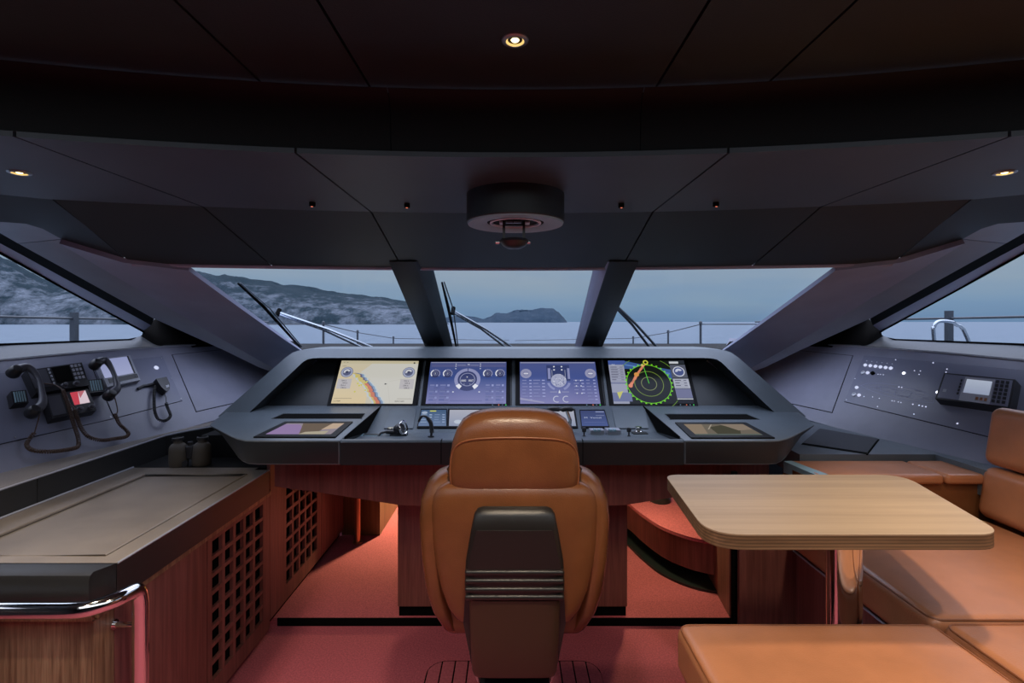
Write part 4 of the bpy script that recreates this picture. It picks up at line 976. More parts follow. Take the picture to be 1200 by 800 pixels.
# engine throttle right of the headrest
p = on_shelf(664, 508); t = thing('throttle_lever', (p.x, p.y, p.z), 'black twin throttle lever with chrome stem right of the headrest', 'lever')
bm = NB(); rbox(bm, V((p.x-.005, p.y+.01, p.z+.022)), (.032, .05, .026), .012, m=2, k=3); obj('base', bm, 'device', t)
bm = NB(); tube(bm, [p+V((.018, .01, .03)), P(668, 492, p.y+.01), P(664, 481, p.y+.01)], .0085, 10); obj('stem', bm, 'chrome', t)
for a, b in ((642, 656), (658, 671)):
    bm = NB(); tube(bm, catmull([P(a, 481.5, p.y+.01), P(a+2, 479.5, p.y+.01), P(b-2, 479.3, p.y+.01), P(b, 481, p.y+.01)], 3), .0125, 10); obj('grip', bm, 'device', t)
# apron, pedestal, toe-kick
AP = [(-1.145, 2.47, .806), (-.9, 2.44, .785), (-.53, 2.40, .742), (-.3, 2.385, .738), (.3, 2.385, .738), (.53, 2.40, .742), (.9, 2.44, .785), (1.24, 2.47, .806)]
bm = NB(); rws = [[bm.verts.new(V((x, y, .984))), bm.verts.new(V((x, y, z))), bm.verts.new(V((x, y+.05, z+.004))), bm.verts.new(V((x, y+.05, .984)))] for x, y, z in AP]
for a, b in zip(rws, rws[1:]):
    for i in range(4): bm.faces.new((a[i], a[(i+1) % 4], b[(i+1) % 4], b[i]))
bm.faces.new(rws[0]); bm.faces.new(rws[-1][::-1]); obj('apron', bm, 'bounce_wood_h', con, bevel=.003)
bm = NB(); tube(bm, [V((x, y-.004, .972)) for x, y, z in AP], .006, 6); obj('apron_bead', bm, 'bounce_wood_h', con)
bm = NB(); box(bm, -.602, .607, 2.70, 3.4, .1, .985); obj('pedestal', bm, 'redwood', con, bevel=.003)
bm = NB(); box(bm, -.60, .605, 2.72, 3.4, .04, .1); obj('toe_kick', bm, 'joint', con)
bm = NB(); box(bm, -1.2, 1.3, 2.75, 3.6, .90, .98); obj('underside', bm, 'black', con)

# =================================================================== LEFT CREDENZA
XF = -1.225
cr_ = thing('low_cabinet', (-1.55, 2.0, 0), 'long low cabinet with brown leather tray top and square lattice door', 'cabinet')
bm = NB()
box(bm, -1.925, -1.78, 1.572, 2.60, .745, .86); box(bm, -1.287, -1.213, 1.572, 2.56, .745, .86); box(bm, -1.78, -1.287, 1.572, 1.62, .745, .86); box(bm, -1.78, -1.287, 2.48, 2.60, .745, .86)
for f in bm.faces:
    f.normal_update()
    if f.normal.z < .5: f.material_index = 1
obj('worktop', bm, ['worktop', 'worktop_side'], cr_, smooth=30)
bm = NB(); box(bm, -1.785, -1.282, 1.615, 2.485, .80, .852); obj('tray_floor', bm, 'worktop', cr_)
bm = NB(); tr_ = [(-1.78, 1.62), (-1.287, 1.62), (-1.287, 2.48), (-1.78, 2.48)]
tube(bm, [V((x, y, .859)) for x, y in tr_], .006, 8, closed=True); obj('tray_rim', bm, 'worktop', cr_)
bm = NB(); tube(bm, [V((-1.214, 1.575, .858)), V((-1.214, 2.56, .858))], .0035, 6); obj('edge_trim', bm, 'silver', cr_)
# rounded near end of the top
bm = NB(); pr = [(1.569, .745), (1.569, .857), (1.565, .861), (1.515, .861), (1.503, .855), (1.498, .842), (1.498, .775), (1.502, .764), (1.515, .762)]
hull(bm, [V((-1.925, y, z)) for y, z in pr], [V((-1.213+(-.025 if y < 1.52 else 0), y, z)) for y, z in pr]); obj('end_cap', bm, ['worktop_side'], cr_, bevel=.003)
# carcass
bm = NB(); box(bm, -1.925, -1.275, 1.515, 2.60, .04, .745); obj('body', bm, 'oak', cr_)
bm = NB(); box(bm, -1.925, -1.236, 1.506, 1.516, .04, .735); obj('end_panel', bm, 'oak', cr_, bevel=.002)
bm = NB(); box(bm, -1.925, -1.232, 1.500, 1.507, .722, .745); obj('top_rail', bm, 'oak', cr_, bevel=.001)
bm = NB(); box(bm, -1.25, -1.222, 1.516, 2.60, .722, .745); obj('top_rail', bm, 'oak', cr_, bevel=.001)
for y0, y1 in ((1.507, 1.584), (1.587, 2.066), ):
    bm = NB(); box(bm, -1.28, -1.232, y0, y1, .045, .720); obj('side_panel', bm, 'redwood' if y0 > 1.55 else 'oak', cr_, bevel=.0015)
bm = NB(); box(bm, -1.90, -1.27, 1.55, 2.60, 0, .04); obj('plinth', bm, 'joint', cr_)
def grille(parent, y0, y1, z0, z1, cols, rws_, fy0, fy1, fz0, fz1, name='lattice_door'):
    """a board with a grid of square holes, y0..y1 / z0..z1 is the hole field"""
    bm = NB(); xa, xb = -1.247, XF-.005
    box(bm, xa, xb, fy0, y0, fz0, fz1); box(bm, xa, xb, y1, fy1, fz0, fz1); box(bm, xa, xb, y0, y1, fz0, z0); box(bm, xa, xb, y0, y1, z1, fz1)
    pw = (y1-y0)/cols; ph = (z1-z0)/rws_; bw, bh = pw*.24, ph*.24
    d = obj(name, bm, 'redwood', parent, smooth=0)
    for i in range(1, cols):
        bm = NB(); y = y0+pw*i-(0); box(bm, xa, xb-.001, y-bw/2, y+bw/2, z0, z1); obj('slat', bm, 'redwood', d, smooth=0)
    for j in range(1, rws_):
        bm = NB(); z = z0+ph*j; box(bm, xa+.002, xb-.0015, y0, y1, z-bh/2, z+bh/2); obj('slat', bm, 'redwood', d, smooth=0)
    bm = NB(); box(bm, xa-.012, xa-.004, y0-.01, y1+.01, z0-.01, z1+.01); obj('dark_backing', bm, 'joint', d, smooth=0)
    return d
grille(cr_, 2.10, 2.53, .125, .70, 5, 8, 2.07, 2.60, .045, .720)
# forward cabinet below the console
fc = thing('footwell_cabinet', (-1.3, 3.2, .04), 'dark red cabinet side with square lattice in the left footwell', 'cabinet')
bm = NB(); box(bm, -1.60, -1.275, 2.605, 3.74, .08, .84); obj('body', bm, 'redwood', fc)
bm = NB(); box(bm, -1.92, -1.255, 2.605, 3.74, .842, .859); struct('dark_gap_box', bm, 'black', parent=wl)  # black boxes added so the gap below the console stays dark
bm = NB(); box(bm, -1.70, -1.255, 2.80, 3.70, .860, .98); struct('dark_gap_box', bm, 'black', parent=wl)
grille(fc, 2.79, 3.23, .17, .80, 5, 8, 2.605, 3.30, .085, .97, 'lattice_panel')
bm = NB(); box(bm, -1.247, XF-.005, 3.303, 3.74, .085, .97); obj('side_panel', bm, 'redwood', fc)
bm = NB(); box(bm, -1.6, -1.26, 2.61, 3.74, .04, .085); obj('plinth', bm, 'joint', fc)
fb = thing('footwell_box', (-1.1, 4.2, .04), 'warm lit wooden boxing at the far end of the left footwell', 'panel')
bm = NB(); box(bm, -1.245, -.966, 3.745, 4.88, .04, .97); obj('body', bm, 'footwood', fb, bevel=.004)
bm = NB(); box(bm, -.961, .9, 4.7, 4.75, .04, .97); obj('back_panel', bm, 'footwood', fb)
p = P(419, 628, 3.62); t = thing('footwell_pole', (p.x, p.y, .04), 'copper coloured vertical pole standing in the left footwell', 'pole')
bm = NB(); cyl(bm, (p.x, p.y, .04), (p.x, p.y, .965), .020, n=20); obj('tube', bm, 'copper', t)
bm = NB(); cyl(bm, (p.x, p.y, .04), (p.x, p.y, .05), .034, n=20); obj('base', bm, 'copper', t)
def footlamp(x, y, z, e, lab):
    t = thing('footwell_lamp', (x, y, z), lab, 'lamp')
    bm = NB(); lathe(bm, (x, y, z), (0, 0, -1), [(.03, -.01), (.03, .006), (.022, .006)], 20); obj('ring', bm, 'steel', t)
    bm = NB(); lathe(bm, (x, y, z), (0, 0, -1), [(.022, .004), (0, .003)], 20); obj('bulb', bm, 'lamp', t)
    l = bpy.data.lights.new('footwell_beam', 'SPOT'); l.energy = e; l.color = (1, .88, .42); l.spot_size = math.radians(140); l.spot_blend = .5; l.shadow_soft_size = .03
    o = bpy.data.objects.new('footwell_beam', l); C.objects.link(o); o.parent = t; o.location = (0, 0, -.02)
footlamp(-.72, 4.25, .89, 75, 'small lamp under the console over the left footwell')
footlamp(.80, 3.2, .89, 14, 'small lamp under the console over the right footwell')

# handrail round the cabinet corner
t = thing('cabinet_handrail', (-1.148, 1.58, 0), 'polished chrome handrail bent around the near cabinet corner', 'handrail')
zr_ = .783
pth = [V((-2.3, 1.45, zr_)), V((-1.28, 1.45, zr_)), V((-1.22, 1.452, zr_+.001)), V((-1.185, 1.468, zr_+.003)), V((-1.16, 1.50, zr_+.004)), V((-1.152, 1.535, zr_+.003)), V((-1.149, 1.562, zr_-.002)), V((-1.148, 1.577, zr_-.020)), V((-1.148, 1.583, zr_-.055)), V((-1.148, 1.583, .02))]
bm = NB(); c0 = catmull(pth[1:9], 5); tube(bm, [pth[0]]+c0+[pth[-1]], .0225, 20); obj('rail', bm, 'chrome', t)
bm = NB(); cyl(bm, (-1.235, 1.583, .665), (-1.15, 1.583, .665), .0085, n=14); cyl(bm, (-1.237, 1.583, .665), (-1.227, 1.583, .665), .016, n=16); obj('bracket', bm, 'chrome', t)
bm = NB(); cyl(bm, (-1.148, 1.583, 0), (-1.148, 1.583, .02), .04, n=20); obj('foot', bm, 'chrome', t)

# binoculars standing on the cabinet
b0 = PZ(223, 545, .86); t = thing('binoculars', (b0.x, b0.y, .86), 'dark olive binoculars standing upright on the left cabinet', 'binoculars')
for k, sg in ((0, -1), (1, 1)):
    x = b0.x+sg*.052; y = b0.y+.01*sg
    bm = NB(); lathe(bm, (x, y, .861), (sg*.04, 0, 1), [(0, 0), (.040, 0), (.044, .006), (.045, .03), (.043, .08), (.040, .10), (.030, .112), (.022, .116), (.020, .128), (0, .128)], 28); obj('barrel', bm, 'bronze', t)
    bm = NB(); lathe(bm, (x+sg*.005, y, .985), (sg*.04, 0, 1), [(.018, -.004), (.019, .004), (.026, .006), (.027, .020), (.021, .022), (.019, .014), (0, .012)], 24); obj('eyepiece', bm, 'device', t)
bm = NB(); rbox(bm, V((b0.x, b0.y, .93)), (.022, .018, .035), .010, m=2, k=2); obj('bridge', bm, 'device', t)
bm = NB(); lathe(bm, (b0.x, b0.y, .962), (0, 0, 1), [(0, 0), (.012, 0), (.012, .02), (0, .021)], 16); obj('focus_wheel', bm, 'device', t)
bm = NB(); lathe(bm, (b0.x-.008, b0.y-.03, .875), (0, -1, 0), [(0, 0), (.018, 0), (.016, .008), (0, .010)], 16); obj('tripod_cap', bm, 'device', t)

# =================================================================== LEFT INSTRUMENTS
F = pn.F
def plate(wall, plane, pts, mt='plate', th=.004): return cover(sq(plane, pts), wall, mt, 'instrument_plate', th, .003)
plate(wl, pn, ((-60, 445), (104, 427), (132, 490.5), (-30, 527)))
plate(wl, pn, ((106.5, 426.8), (190, 418), (213, 469.5), (134, 490)))
for px, py in ((29, 433.8), (17, 513), (129, 489), (188.5, 420), (211.5, 467.5), (200, 444)):
    bm = NB(); c0 = F(px, py, .003); cyl(bm, c0, c0+pn.n*.003, .0035, n=8); obj('screw', bm, 'steel', wl)
bm = NB(); c0 = F(182.5, 431.5, .004); cyl(bm, c0, c0+pn.n*.006, .013, n=20); obj('call_button', bm, 'led_dim', wl)
def device(name, plane, pts, th, mt, label, cat):
    q = sq(plane, pts); base = q(.5, .5, 0); t = thing(name, base, label, cat)
    bm = NB(); qbox(bm, q, 0, 0, 1, 1, .0042, th); obj('body', bm, mt, t, bevel=.004)
    q2 = Quad(*[p+plane.n*th for p in (q.tl, q.tr, q.br, q.bl)], n=plane.n); return t, q2
def knob(t, q, u, v, r, h, m='device', cap=None):
    bm = NB(); lathe(bm, q(u, v, 0), q.n, [(r*1.15, 0), (r*1.1, h*.25), (r*.85, h*.35), (r*.8, h), (r*.6, h*1.1), (0, h*1.12)], 18); return obj('knob', bm, m, t)
def keys(t, q, u0, v0, u1, v1, nx, ny, m='silver', h=.003, fill=.62, name='key'):
    for i in range(nx):
        for j in range(ny):
            a = u0+(u1-u0)*i/nx; b = v0+(v1-v0)*j/ny; du, dv = (u1-u0)/nx*fill, (v1-v0)/ny*fill
            bm = NB(); qbox(bm, q, a, b, a+du, b+dv, -.0005, h); obj(name, bm, m, t, bevel=.0008, seg=1)
# upper radio
t, q = device('radio_unit', pn, ((24, 441), (90, 431), (99, 457.5), (36, 468)), .045, 'device', 'wide black radio with dark screen, keypad and two knobs', 'radio')
bm = NB(); qbox(bm, q, .02, .05, .32, .80, 0, .001); obj('speaker_grille', bm, 'handset', t)
bm = NB(); qbox(bm, q, .42, .05, .74, .72, 0, .0015); obj('screen', bm, 'joint', t)
keys(t, q, .35, .05, .40, .8, 1, 5); keys(t, q, .77, .05, .98, .75, 3, 4)
knob(t, q, .52, .88, .012, .018, 'handset'); knob(t, q, .74, .88, .012, .018, 'handset')
# lower radio with red screen
t, q = device('radio_unit', pn, ((46, 470), (97, 462), (107, 487), (55, 497.5)), .045, 'device', 'small radio with red and white screen below the wide one', 'radio')
bm = NB(); qbox(bm, q, .03, .08, .32, .90, 0, .0012); obj('speaker_grille', bm, 'handset', t)
q3 = Quad(q(.55, .06, .0010), q(.92, .06, .0010), q(.92, .62, .0010), q(.55, .62, .0010), n=q.n); c = Canvas(q3, 0)
c.rect(0, 0, 1, 1, (225, 205, 215)); c.poly([(0, 0), (.5, 0), (.35, 1), (0, 1)], (200, 70, 85)); c.poly([(.5, 0), (.95, 0), (.5, .55)], (190, 110, 120)); c.build('screen', 'screen', t)
keys(t, q, .42, .1, .50, .9, 1, 4); knob(t, q, .62, .85, .012, .018, 'handset'); knob(t, q, .90, .85, .012, .018, 'handset')
# silver monitor
t, q = device('wall_monitor', pn, ((108, 425), (149, 420), (161, 449), (122, 457.5)), .03, 'silver', 'silver tablet monitor with blank pale screen beside the handset', 'monitor')
q3 = Quad(q(.03, .04, .001), q(.88, .04, .001), q(.88, .70, .001), q(.03, .70, .001), n=q.n); c = Canvas(q3, 0); c.grad(0, 0, 1, 1, (150, 158, 200), (165, 172, 210)); c.build('screen', 'screen', t)
bm = NB(); qbox(bm, q, .89, .02, .93, .72, 0, .0015); qbox(bm, q, .1, .74, .97, .90, 0, .0012); obj('button_bar', bm, 'device', t)
knob(t, q, .90, .82, .005, .004, 'handset')
# handsets on cradles
def handset(pts, cradle, cordp, label, tilt):
    base = F(*cradle); t = thing('telephone_handset', base, label, 'handset')
    q = sq(pn, ((cradle[0]-10, cradle[1]-7), (cradle[0]+8, cradle[1]-9), (cradle[0]+11, cradle[1]+6), (cradle[0]-7, cradle[1]+8)))
    bm = NB(); qbox(bm, q, 0, 0, 1, 1, .004, .04); cr0 = obj('cradle', bm, 'device', t, bevel=.004)
    for i in range(5):
        bm = NB(); qbox(bm, q, .12+i*.16, .1, .20+i*.16, .9, .04, .044); obj('contact', bm, 'ltgrey', cr0)
    pp = [F(x, y, h_) for x, y, h_ in pts]; P2 = catmull(pp, 6); n = len(P2)
    rr = [.017+.006*math.cos(2*math.pi*i/(n-1)) for i in range(n)]
    bm = NB(); tube(bm, P2, rr, 14); obj('handle', bm, 'handset', t)
    for e_, d_ in ((pp[0], 0), (pp[-1], 1)):
        bm = NB(); lathe(bm, e_+pn.n*.012, -pn.n, [(0, -.014), (.018, -.012), (.025, 0), (.028, .03), (.024, .038), (0, .040)], 20); obj('earpiece' if d_ == 0 else 'mouthpiece', bm, 'device', t)
    return t
handset([(7, 447, .075), (20, 444, .085), (31, 455, .09), (36, 472, .09), (37, 487, .085), (28, 494, .075)], (17, 472), None, 'grey telephone handset on its cradle at the far left', 0)
handset([(103, 437, .075), (112, 434, .085), (119, 444, .09), (124, 457, .09), (126, 467, .085), (119, 473, .075)], (107, 458), None, 'grey telephone handset beside the silver monitor', 0)
def cord(pts, thin, label, hook):
    t = thing('spiral_cord', F(pts[0][0], pts[0][1], .03), label, 'cord', 'spiral handset cords')
    bm = NB(); coil(bm, [F(x, y, h_) for x, y, h_ in pts], .0065, .0032, .0085); obj('coil', bm, 'cord', t, smooth=0)
    for L in thin:
        bm = NB(); tube(bm, catmull([F(x, y, h_) for x, y, h_ in L], 5), .0028, 6); obj('lead', bm, 'cord', t)
    return t
cord([(33, 515, .05), (28, 522, .03), (27.5, 528, .03), (32, 535, .045), (45, 539, .06), (60, 538, .06), (78, 534, .055), (86, 528, .04), (84, 519, .05), (77, 503, .06), (70, 485, .07), (64, 468, .07)], [[(36, 493, .075), (36, 502, .06), (33, 515, .05)], [(64, 468, .07), (60, 462, .06), (55, 458, .05), (45, 457, .05)]], 'brown spiral cord hanging in a loop from the far left handset', 0)
cord([(128, 492, .05), (134, 503, .045), (143, 510, .04), (145, 514, .04), (140, 519, .05), (127, 522, .055), (112, 524, .055), (96, 520, .055), (86, 509, .06), (78, 491, .07)], [[(124, 474, .075), (129, 484, .06), (131, 490, .05), (128, 492, .05)], [(78, 491, .07), (77, 487, .065), (74, 480, .05)]], 'brown spiral cord looping from the handset beside the silver monitor', 0)
# fist microphone
t = thing('fist_microphone', F(185, 455), 'small black fist microphone with coiled lead hung on the panel', 'microphone')
q = sq(pn, ((177, 450), (190, 447.5), (195, 462), (184, 467)))
bm = NB(); hull(bm, [q(0, 0, .05), q(.95, 0, .05), q(1.0, .55, .052), q(.85, .95, .05), q(.45, 1.0, .05), q(.15, .6, .05)], [q(0, 0, .008), q(.95, 0, .008), q(1, .55, .008), q(.85, .95, .008), q(.45, 1, .008), q(.15, .6, .008)]); obj('body', bm, 'device', t, bevel=.006)
bm = NB(); qbox(bm, q, .55, .62, .85, .78, .05, .0525); obj('badge', bm, 'silver', t)
bm = NB(); tube(bm, [F(172, 453, .012), F(166, 454, .014), F(160, 457, .012)], .008, 8); tube(bm, [F(178, 452, .02), F(172, 453, .012)], .009, 8); obj('hook', bm, 'device', t)
bm = NB(); coil(bm, [F(178, 456, .03), F(177, 465, .03), F(177, 475, .03), F(177.5, 485, .03), F(181, 494, .03), F(187, 497, .03), F(193, 495, .03), F(196, 490, .03), F(193, 482, .03), F(191, 476, .03)], .006, .003, .009); obj('coiled_lead', bm, 'device', t, smooth=0)
bm = NB(); tube(bm, [F(191, 476, .03), F(191, 470, .03), F(189, 464, .03)], .0025, 6); obj('lead', bm, 'device', t)

# =================================================================== RIGHT INSTRUMENTS
RP = lambda x, y: (980+x/5.4545, 400+y/5.4545)
FR = rpn.F
plate(wr, rpn, (RP(180, 92), (1300, 444), (1300, 546), RP(55, 385)))
rq = sq(rpn, (RP(180, 92), (1300, 444), (1300, 546), RP(55, 385)))
sp = thing('switch_set', FR(*RP(270, 170)), 'white round and square switches on the right instrument plate', 'switches')
for x, y in ((190, 155), (222, 159), (255, 163), (287, 167), (320, 171), (353, 175), (205, 204), (135, 298), (150, 347)):
    px, py = RP(x, y); c0 = FR(px, py, .004); bm = NB(); cyl(bm, c0, c0+rpn.n*.008, .0105, .009, 8); obj('switch', bm, 'led_dim', sp)
    if y < 180:
        c0 = FR(*RP(x+8, y-28), .004); bm = NB(); cyl(bm, c0, c0+rpn.n*.002, .003, n=8); obj('indicator', bm, 'white_btn', sp)
for x, y in ((175, 203), (118, 343)):
    c0 = FR(*RP(x, y), .004); bm = NB(); lathe(bm, c0, rpn.n, [(.012, 0), (.012, .006), (.0085, .006), (.0085, .002), (0, .002)], 16); obj('key_ring', bm, 'white_btn', sp)
c0 = FR(*RP(238, 208), .004); bm = NB(); cyl(bm, c0, c0+rpn.n*.01, .0115, n=16); obj('knob', bm, 'joint', sp)
for x, y in ((435, 206), (652, 328)):
    c0 = FR(*RP(x, y), .004); bm = NB(); lathe(bm, c0, rpn.n, [(.0085, 0), (.0075, .004), (0, .006)], 14); obj('bright_light', bm, 'led', sp)
for x, y, r in ((123, 240, 2), (68, 375, 2), (383, 120, 2.5), (623, 140, 3), (267, 419, 2.5), (500, 468, 2.5), (778, 528, 3.5), (270, 213, 2), (286, 214, 2), (304, 216, 2), (180, 355, 2), (236, 358, 2), (278, 367, 2), (360, 383, 2), (375, 385, 2), (400, 390, 2), (417, 394, 2), (493, 405, 3), (533, 412, 3), (554, 417, 3), (576, 421, 3), (503, 190, 2.2), (541, 192, 2.2), (533, 214, 2.2), (711, 180, 2.5), (705, 200, 2.5), (698, 218, 2.5), (404, 294, 2.6), (422, 297, 2.6)):
    c0 = FR(*RP(x, y), .004); bm = NB(); cyl(bm, c0, c0+rpn.n*.0025, .0017*r*.7, n=8); obj('indicator', bm, 'led_dim', sp)
# yacht outline printed on the plate (drawn as fine lines)
c = Canvas(Quad(*[FR(*RP(x, y), .0044) for x, y in ((160, 230), (660, 290), (640, 410), (140, 350))], n=rpn.n), 0)
cl = (58, 60, 84)
hullp = [(.02, .45), (.10, .30), (.3, .20), (.55, .2), (.80, .35), (.97, .62)]; low = [(.02, .45), (.12, .60), (.35, .82), (.7, .95), (.97, .9)]
for L in (hullp, low, [(.97, .62), (.97, .9)], [(.15, .45), (.4, .35), (.7, .5), (.9, .7)], [(.2, .55), (.5, .7), (.85, .82)], [(.3, .4), (.3, .62)], [(.5, .35), (.5, .75)], [(.7, .48), (.68, .82)]):
    for (a, b), (e, f) in zip(L, L[1:]): c.line(a, b, e, f, .014, (128, 131, 165))
for i in range(14): u = rnd.uniform(.2, .9); v = rnd.uniform(.35, .8); c.rect(u, v, u+.03, v+.03, (110, 112, 140))
c.build('yacht_outline', 'print', wr)
t, q = device('control_unit', rpn, (RP(725, 240), RP(1185, 288), RP(1150, 476), RP(668, 405)), .05, 'device', 'black framed control unit with pale screen on the right plate', 'control unit')
bm = NB(); qbox(bm, q, .03, .05, .97, .95, 0, .002); obj('face', bm, 'plate', t)
q3 = Quad(q(.37, .16, .0025), q(.72, .16, .0025), q(.72, .66, .0025), q(.37, .66, .0025), n=q.n); c = Canvas(q3, 0); c.grad(0, 0, 1, 1, (176, 186, 205), (150, 160, 185)); c.rect(.1, .5, .8, .52, (160, 170, 190)); c.build('screen', 'screen', t)
bm = NB(); qbox(bm, q, .34, .08, .75, .95, .0016, .0022); obj('screen_surround', bm, 'silver', t)
keys(t, q, .77, .1, .96, .92, 3, 6, 'device', .005); keys(t, q, .29, .2, .33, .8, 1, 5, 'device', .004); keys(t, q, .56, .76, .73, .92, 3, 1, 'copper', .004)
keys(t, q, .08, .62, .16, .80, 1, 1, 'silver', .003)
# hatch in the dark shelf and a leather wedge
q = Quad(PZ(961, 503, .975), PZ(1029, 515, .975), PZ(1016, 531.5, .975), PZ(941, 520, .975), n=V((0, 0, 1)))
bm = NB(); qbox(bm, q, -.02, -.03, 1.02, 1.03, -.004, .0008); obj('hatch_joint', bm, 'joint', shr); bm = NB(); qbox(bm, q, 0, 0, 1, 1, -.002, .006); obj('hatch', bm, 'console_dark', shr, bevel=.004)

# =================================================================== HELM SEAT
def loft(bm, secs, n=48, pw=2.6, cap=True):
    """secs: (z, yc, half width, half depth, power)"""
    rws = []
    for s in secs:
        z, yc, a, b = s[:4]; p = s[4] if len(s) > 4 else pw; xc = s[5] if len(s) > 5 else 0; row = []
        for i in range(n):
            th = 2*math.pi*i/n; cth, sth = math.cos(th), math.sin(th)
            row.append(bm.verts.new((xc+a*math.copysign(abs(cth)**(2/p), cth), yc+b*math.copysign(abs(sth)**(2/p), sth), z)))
        rws.append(row)
    for p, q in zip(rws, rws[1:]):
        for i in range(n): bm.faces.new((p[i], p[(i+1) % n], q[(i+1) % n], q[i]))
    if cap: bm.faces.new(rws[0][::-1]); bm.faces.new(rws[-1])
SX = .008; dB = 1.60
ch = thing('helm_chair', (SX, 1.92, 0), 'tan leather helm seat with brown back cover facing the console', 'chair')
zz = lambda py, d=dB: EYE-(py-HOR)*d/F_PX
ww = lambda px, d=dB: px*d/F_PX
def shift(bm): bmesh.ops.translate(bm, verts=bm.verts, vec=(SX, 0, 0))
# headrest: a puffy pad, seam around its back panel
dH = 1.62
def hd(py, hw, dep, yc=1.675, p=3.0): return (zz(py, dH), yc, ww(hw, dH), dep, p)
bm = NB(); loft(bm, [hd(584, 60, .030, p=4), hd(583, 70, .045, p=4), hd(579, 76.5, .055, p=4), hd(560, 78.5, .062, p=4), hd(540, 78, .064, p=4), hd(520, 74.5, .065, p=3.8), hd(505, 69.5, .064, 1.677, 3.5), hd(495, 63, .060, 1.680, 3.3), hd(489, 54, .052, 1.683, 3), hd(485, 42, .040, 1.687, 3), hd(483, 28, .026, 1.69, 2.6), hd(482.3, 12, .012, 1.69, 2.4)], 56)
shift(bm); obj('headrest', bm, 'leather', ch, smooth=80)
seam = [(-77, 579), (-77.5, 560), (-76.5, 545), (-73, 531), (-66, 521), (-54, 515.5), (-35, 513), (0, 512), (35, 513), (54, 515.5), (66, 521), (73, 531), (76.5, 545), (77.5, 560), (77, 579)]
def onhead(hx, py):
    secs = [(584, 60, .030), (579, 76.5, .055), (560, 78.5, .062), (540, 78, .064), (520, 74.5, .065), (505, 69.5, .064)]
    for (a, wa, da), (b, wb, db) in zip(secs, secs[1:]):
        if b <= py <= a:
            t = (a-py)/(a-b); W_ = wa+(wb-wa)*t; D_ = da+(db-da)*t; break
    k = min(.97, abs(hx)/W_); return V((SX+ww(math.copysign(k*W_, hx), dH), 1.675-D_*(1-k**4)**.25-.0003, zz(py, dH)))
bm = NB(); tube(bm, catmull([onhead(*s) for s in seam], 4), .0032, 6); obj('seam', bm, 'leather_dark', ch)
# backrest shell
def bk(py, hw, dep, yc=1.67, p=3.2): return (zz(py), yc, ww(hw), dep, p)
bm = NB(); loft(bm, [bk(744, 48, .030, 1.665), bk(741, 62, .045), bk(735, 72, .052), bk(722, 81, .056), bk(700, 89, .060), bk(670, 96, .062), bk(640, 100, .064), bk(615, 101.5, .065), bk(598, 101, .065), bk(586, 98, .062), bk(577, 92, .056), bk(571, 82, .045, 1.67), bk(568, 66, .028, 1.675)], 56)
shift(bm); obj('backrest', bm, 'leather', ch, smooth=80)
# side bolsters that wrap forward, wider than the shell
for s in (-1, 1):
    bm = NB(); L = []
    for py, xo, wd, yc, dp in ((735, 84, 10, 1.74, .05), (715, 97, 13, 1.75, .08), (690, 105, 14, 1.755, .10), (650, 110.5, 15, 1.755, .11), (610, 113, 16, 1.75, .11), (585, 111, 18, 1.745, .10), (567, 103, 22, 1.74, .085), (556, 92, 22, 1.735, .065), (549, 80, 18, 1.73, .04)):
        d = yc-dp*.6; k = d/F_PX
        L.append((EYE-(py-HOR)*d/F_PX, yc, wd*k, dp, 2.6, s*(xo-wd)*k*1.0))
    loft(bm, L, 28); shift(bm); obj('side_bolster', bm, 'leather', ch, smooth=80)
bm = NB(); loft(bm, [(zz(580), 1.70, .19, .045), (zz(560), 1.70, .225, .05), (zz(548), 1.70, .20, .035)], 32); shift(bm); obj('shoulder_pad', bm, 'leather', ch, smooth=80)
# back cover: dark upper part with ribs, brown lower shroud
bm = NB(); loft(bm, [(zz(702, 1.57), 1.600, ww(58, 1.57), .035, 5), (zz(690, 1.57), 1.600, ww(59, 1.57), .036, 5), (zz(660, 1.57), 1.602, ww(58, 1.57), .036, 5), (zz(625, 1.57), 1.604, ww(52, 1.57), .034, 5), (zz(606, 1.57), 1.606, ww(48, 1.57), .030, 5), (zz(600, 1.57), 1.610, ww(44, 1.57), .022, 4.5), (zz(598, 1.57), 1.615, ww(38, 1.57), .014, 4)], 48)
shift(bm); cvr = obj('back_cover', bm, 'cover', ch, smooth=50)
bm = NB(); hull(bm, [V((SX+x, 1.5655, z)) for x, z in ((-.118, zz(622, 1.565)), (.118, zz(622, 1.565)), (.142, zz(668, 1.565)), (-.142, zz(668, 1.565)))], [V((SX+x*.95, 1.572, z)) for x, z in ((-.118, zz(622, 1.565)), (.118, zz(622, 1.565)), (.142, zz(668, 1.565)), (-.142, zz(668, 1.565)))]); obj('cover_panel', bm, 'cover', ch, bevel=.003)
for py in (672, 682, 692, 701):
    bm = NB(); z = zz(py, 1.56); rbox(bm, V((SX, 1.583, z)), (.152, .024, .0085), .008, m=2, k=3); obj('rib', bm, 'cover', ch)
bm = NB(); loft(bm, [(zz(797, 1.57), 1.625, ww(49, 1.57), .045, 6), (zz(790, 1.57), 1.623, ww(51, 1.57), .05, 6), (zz(745, 1.57), 1.612, ww(53, 1.57), .045, 6), (zz(704, 1.57), 1.604, ww(54, 1.57), .036, 6)], 40); shift(bm); obj('lower_shroud', bm, 'cover_brown', ch, smooth=50)
for s in (-1, 1):
    bm = NB(); hull(bm, [V((SX+s*x, 1.60, z)) for x, z in ((.135, zz(700)), (.155, zz(700)), (.160, zz(730)), (.135, zz(778)))], [V((SX+s*x*.97, 1.66, z)) for x, z in ((.135, zz(700)), (.155, zz(700)), (.160, zz(730)), (.135, zz(778)))]); obj('side_flange', bm, 'cover', ch, bevel=.004)
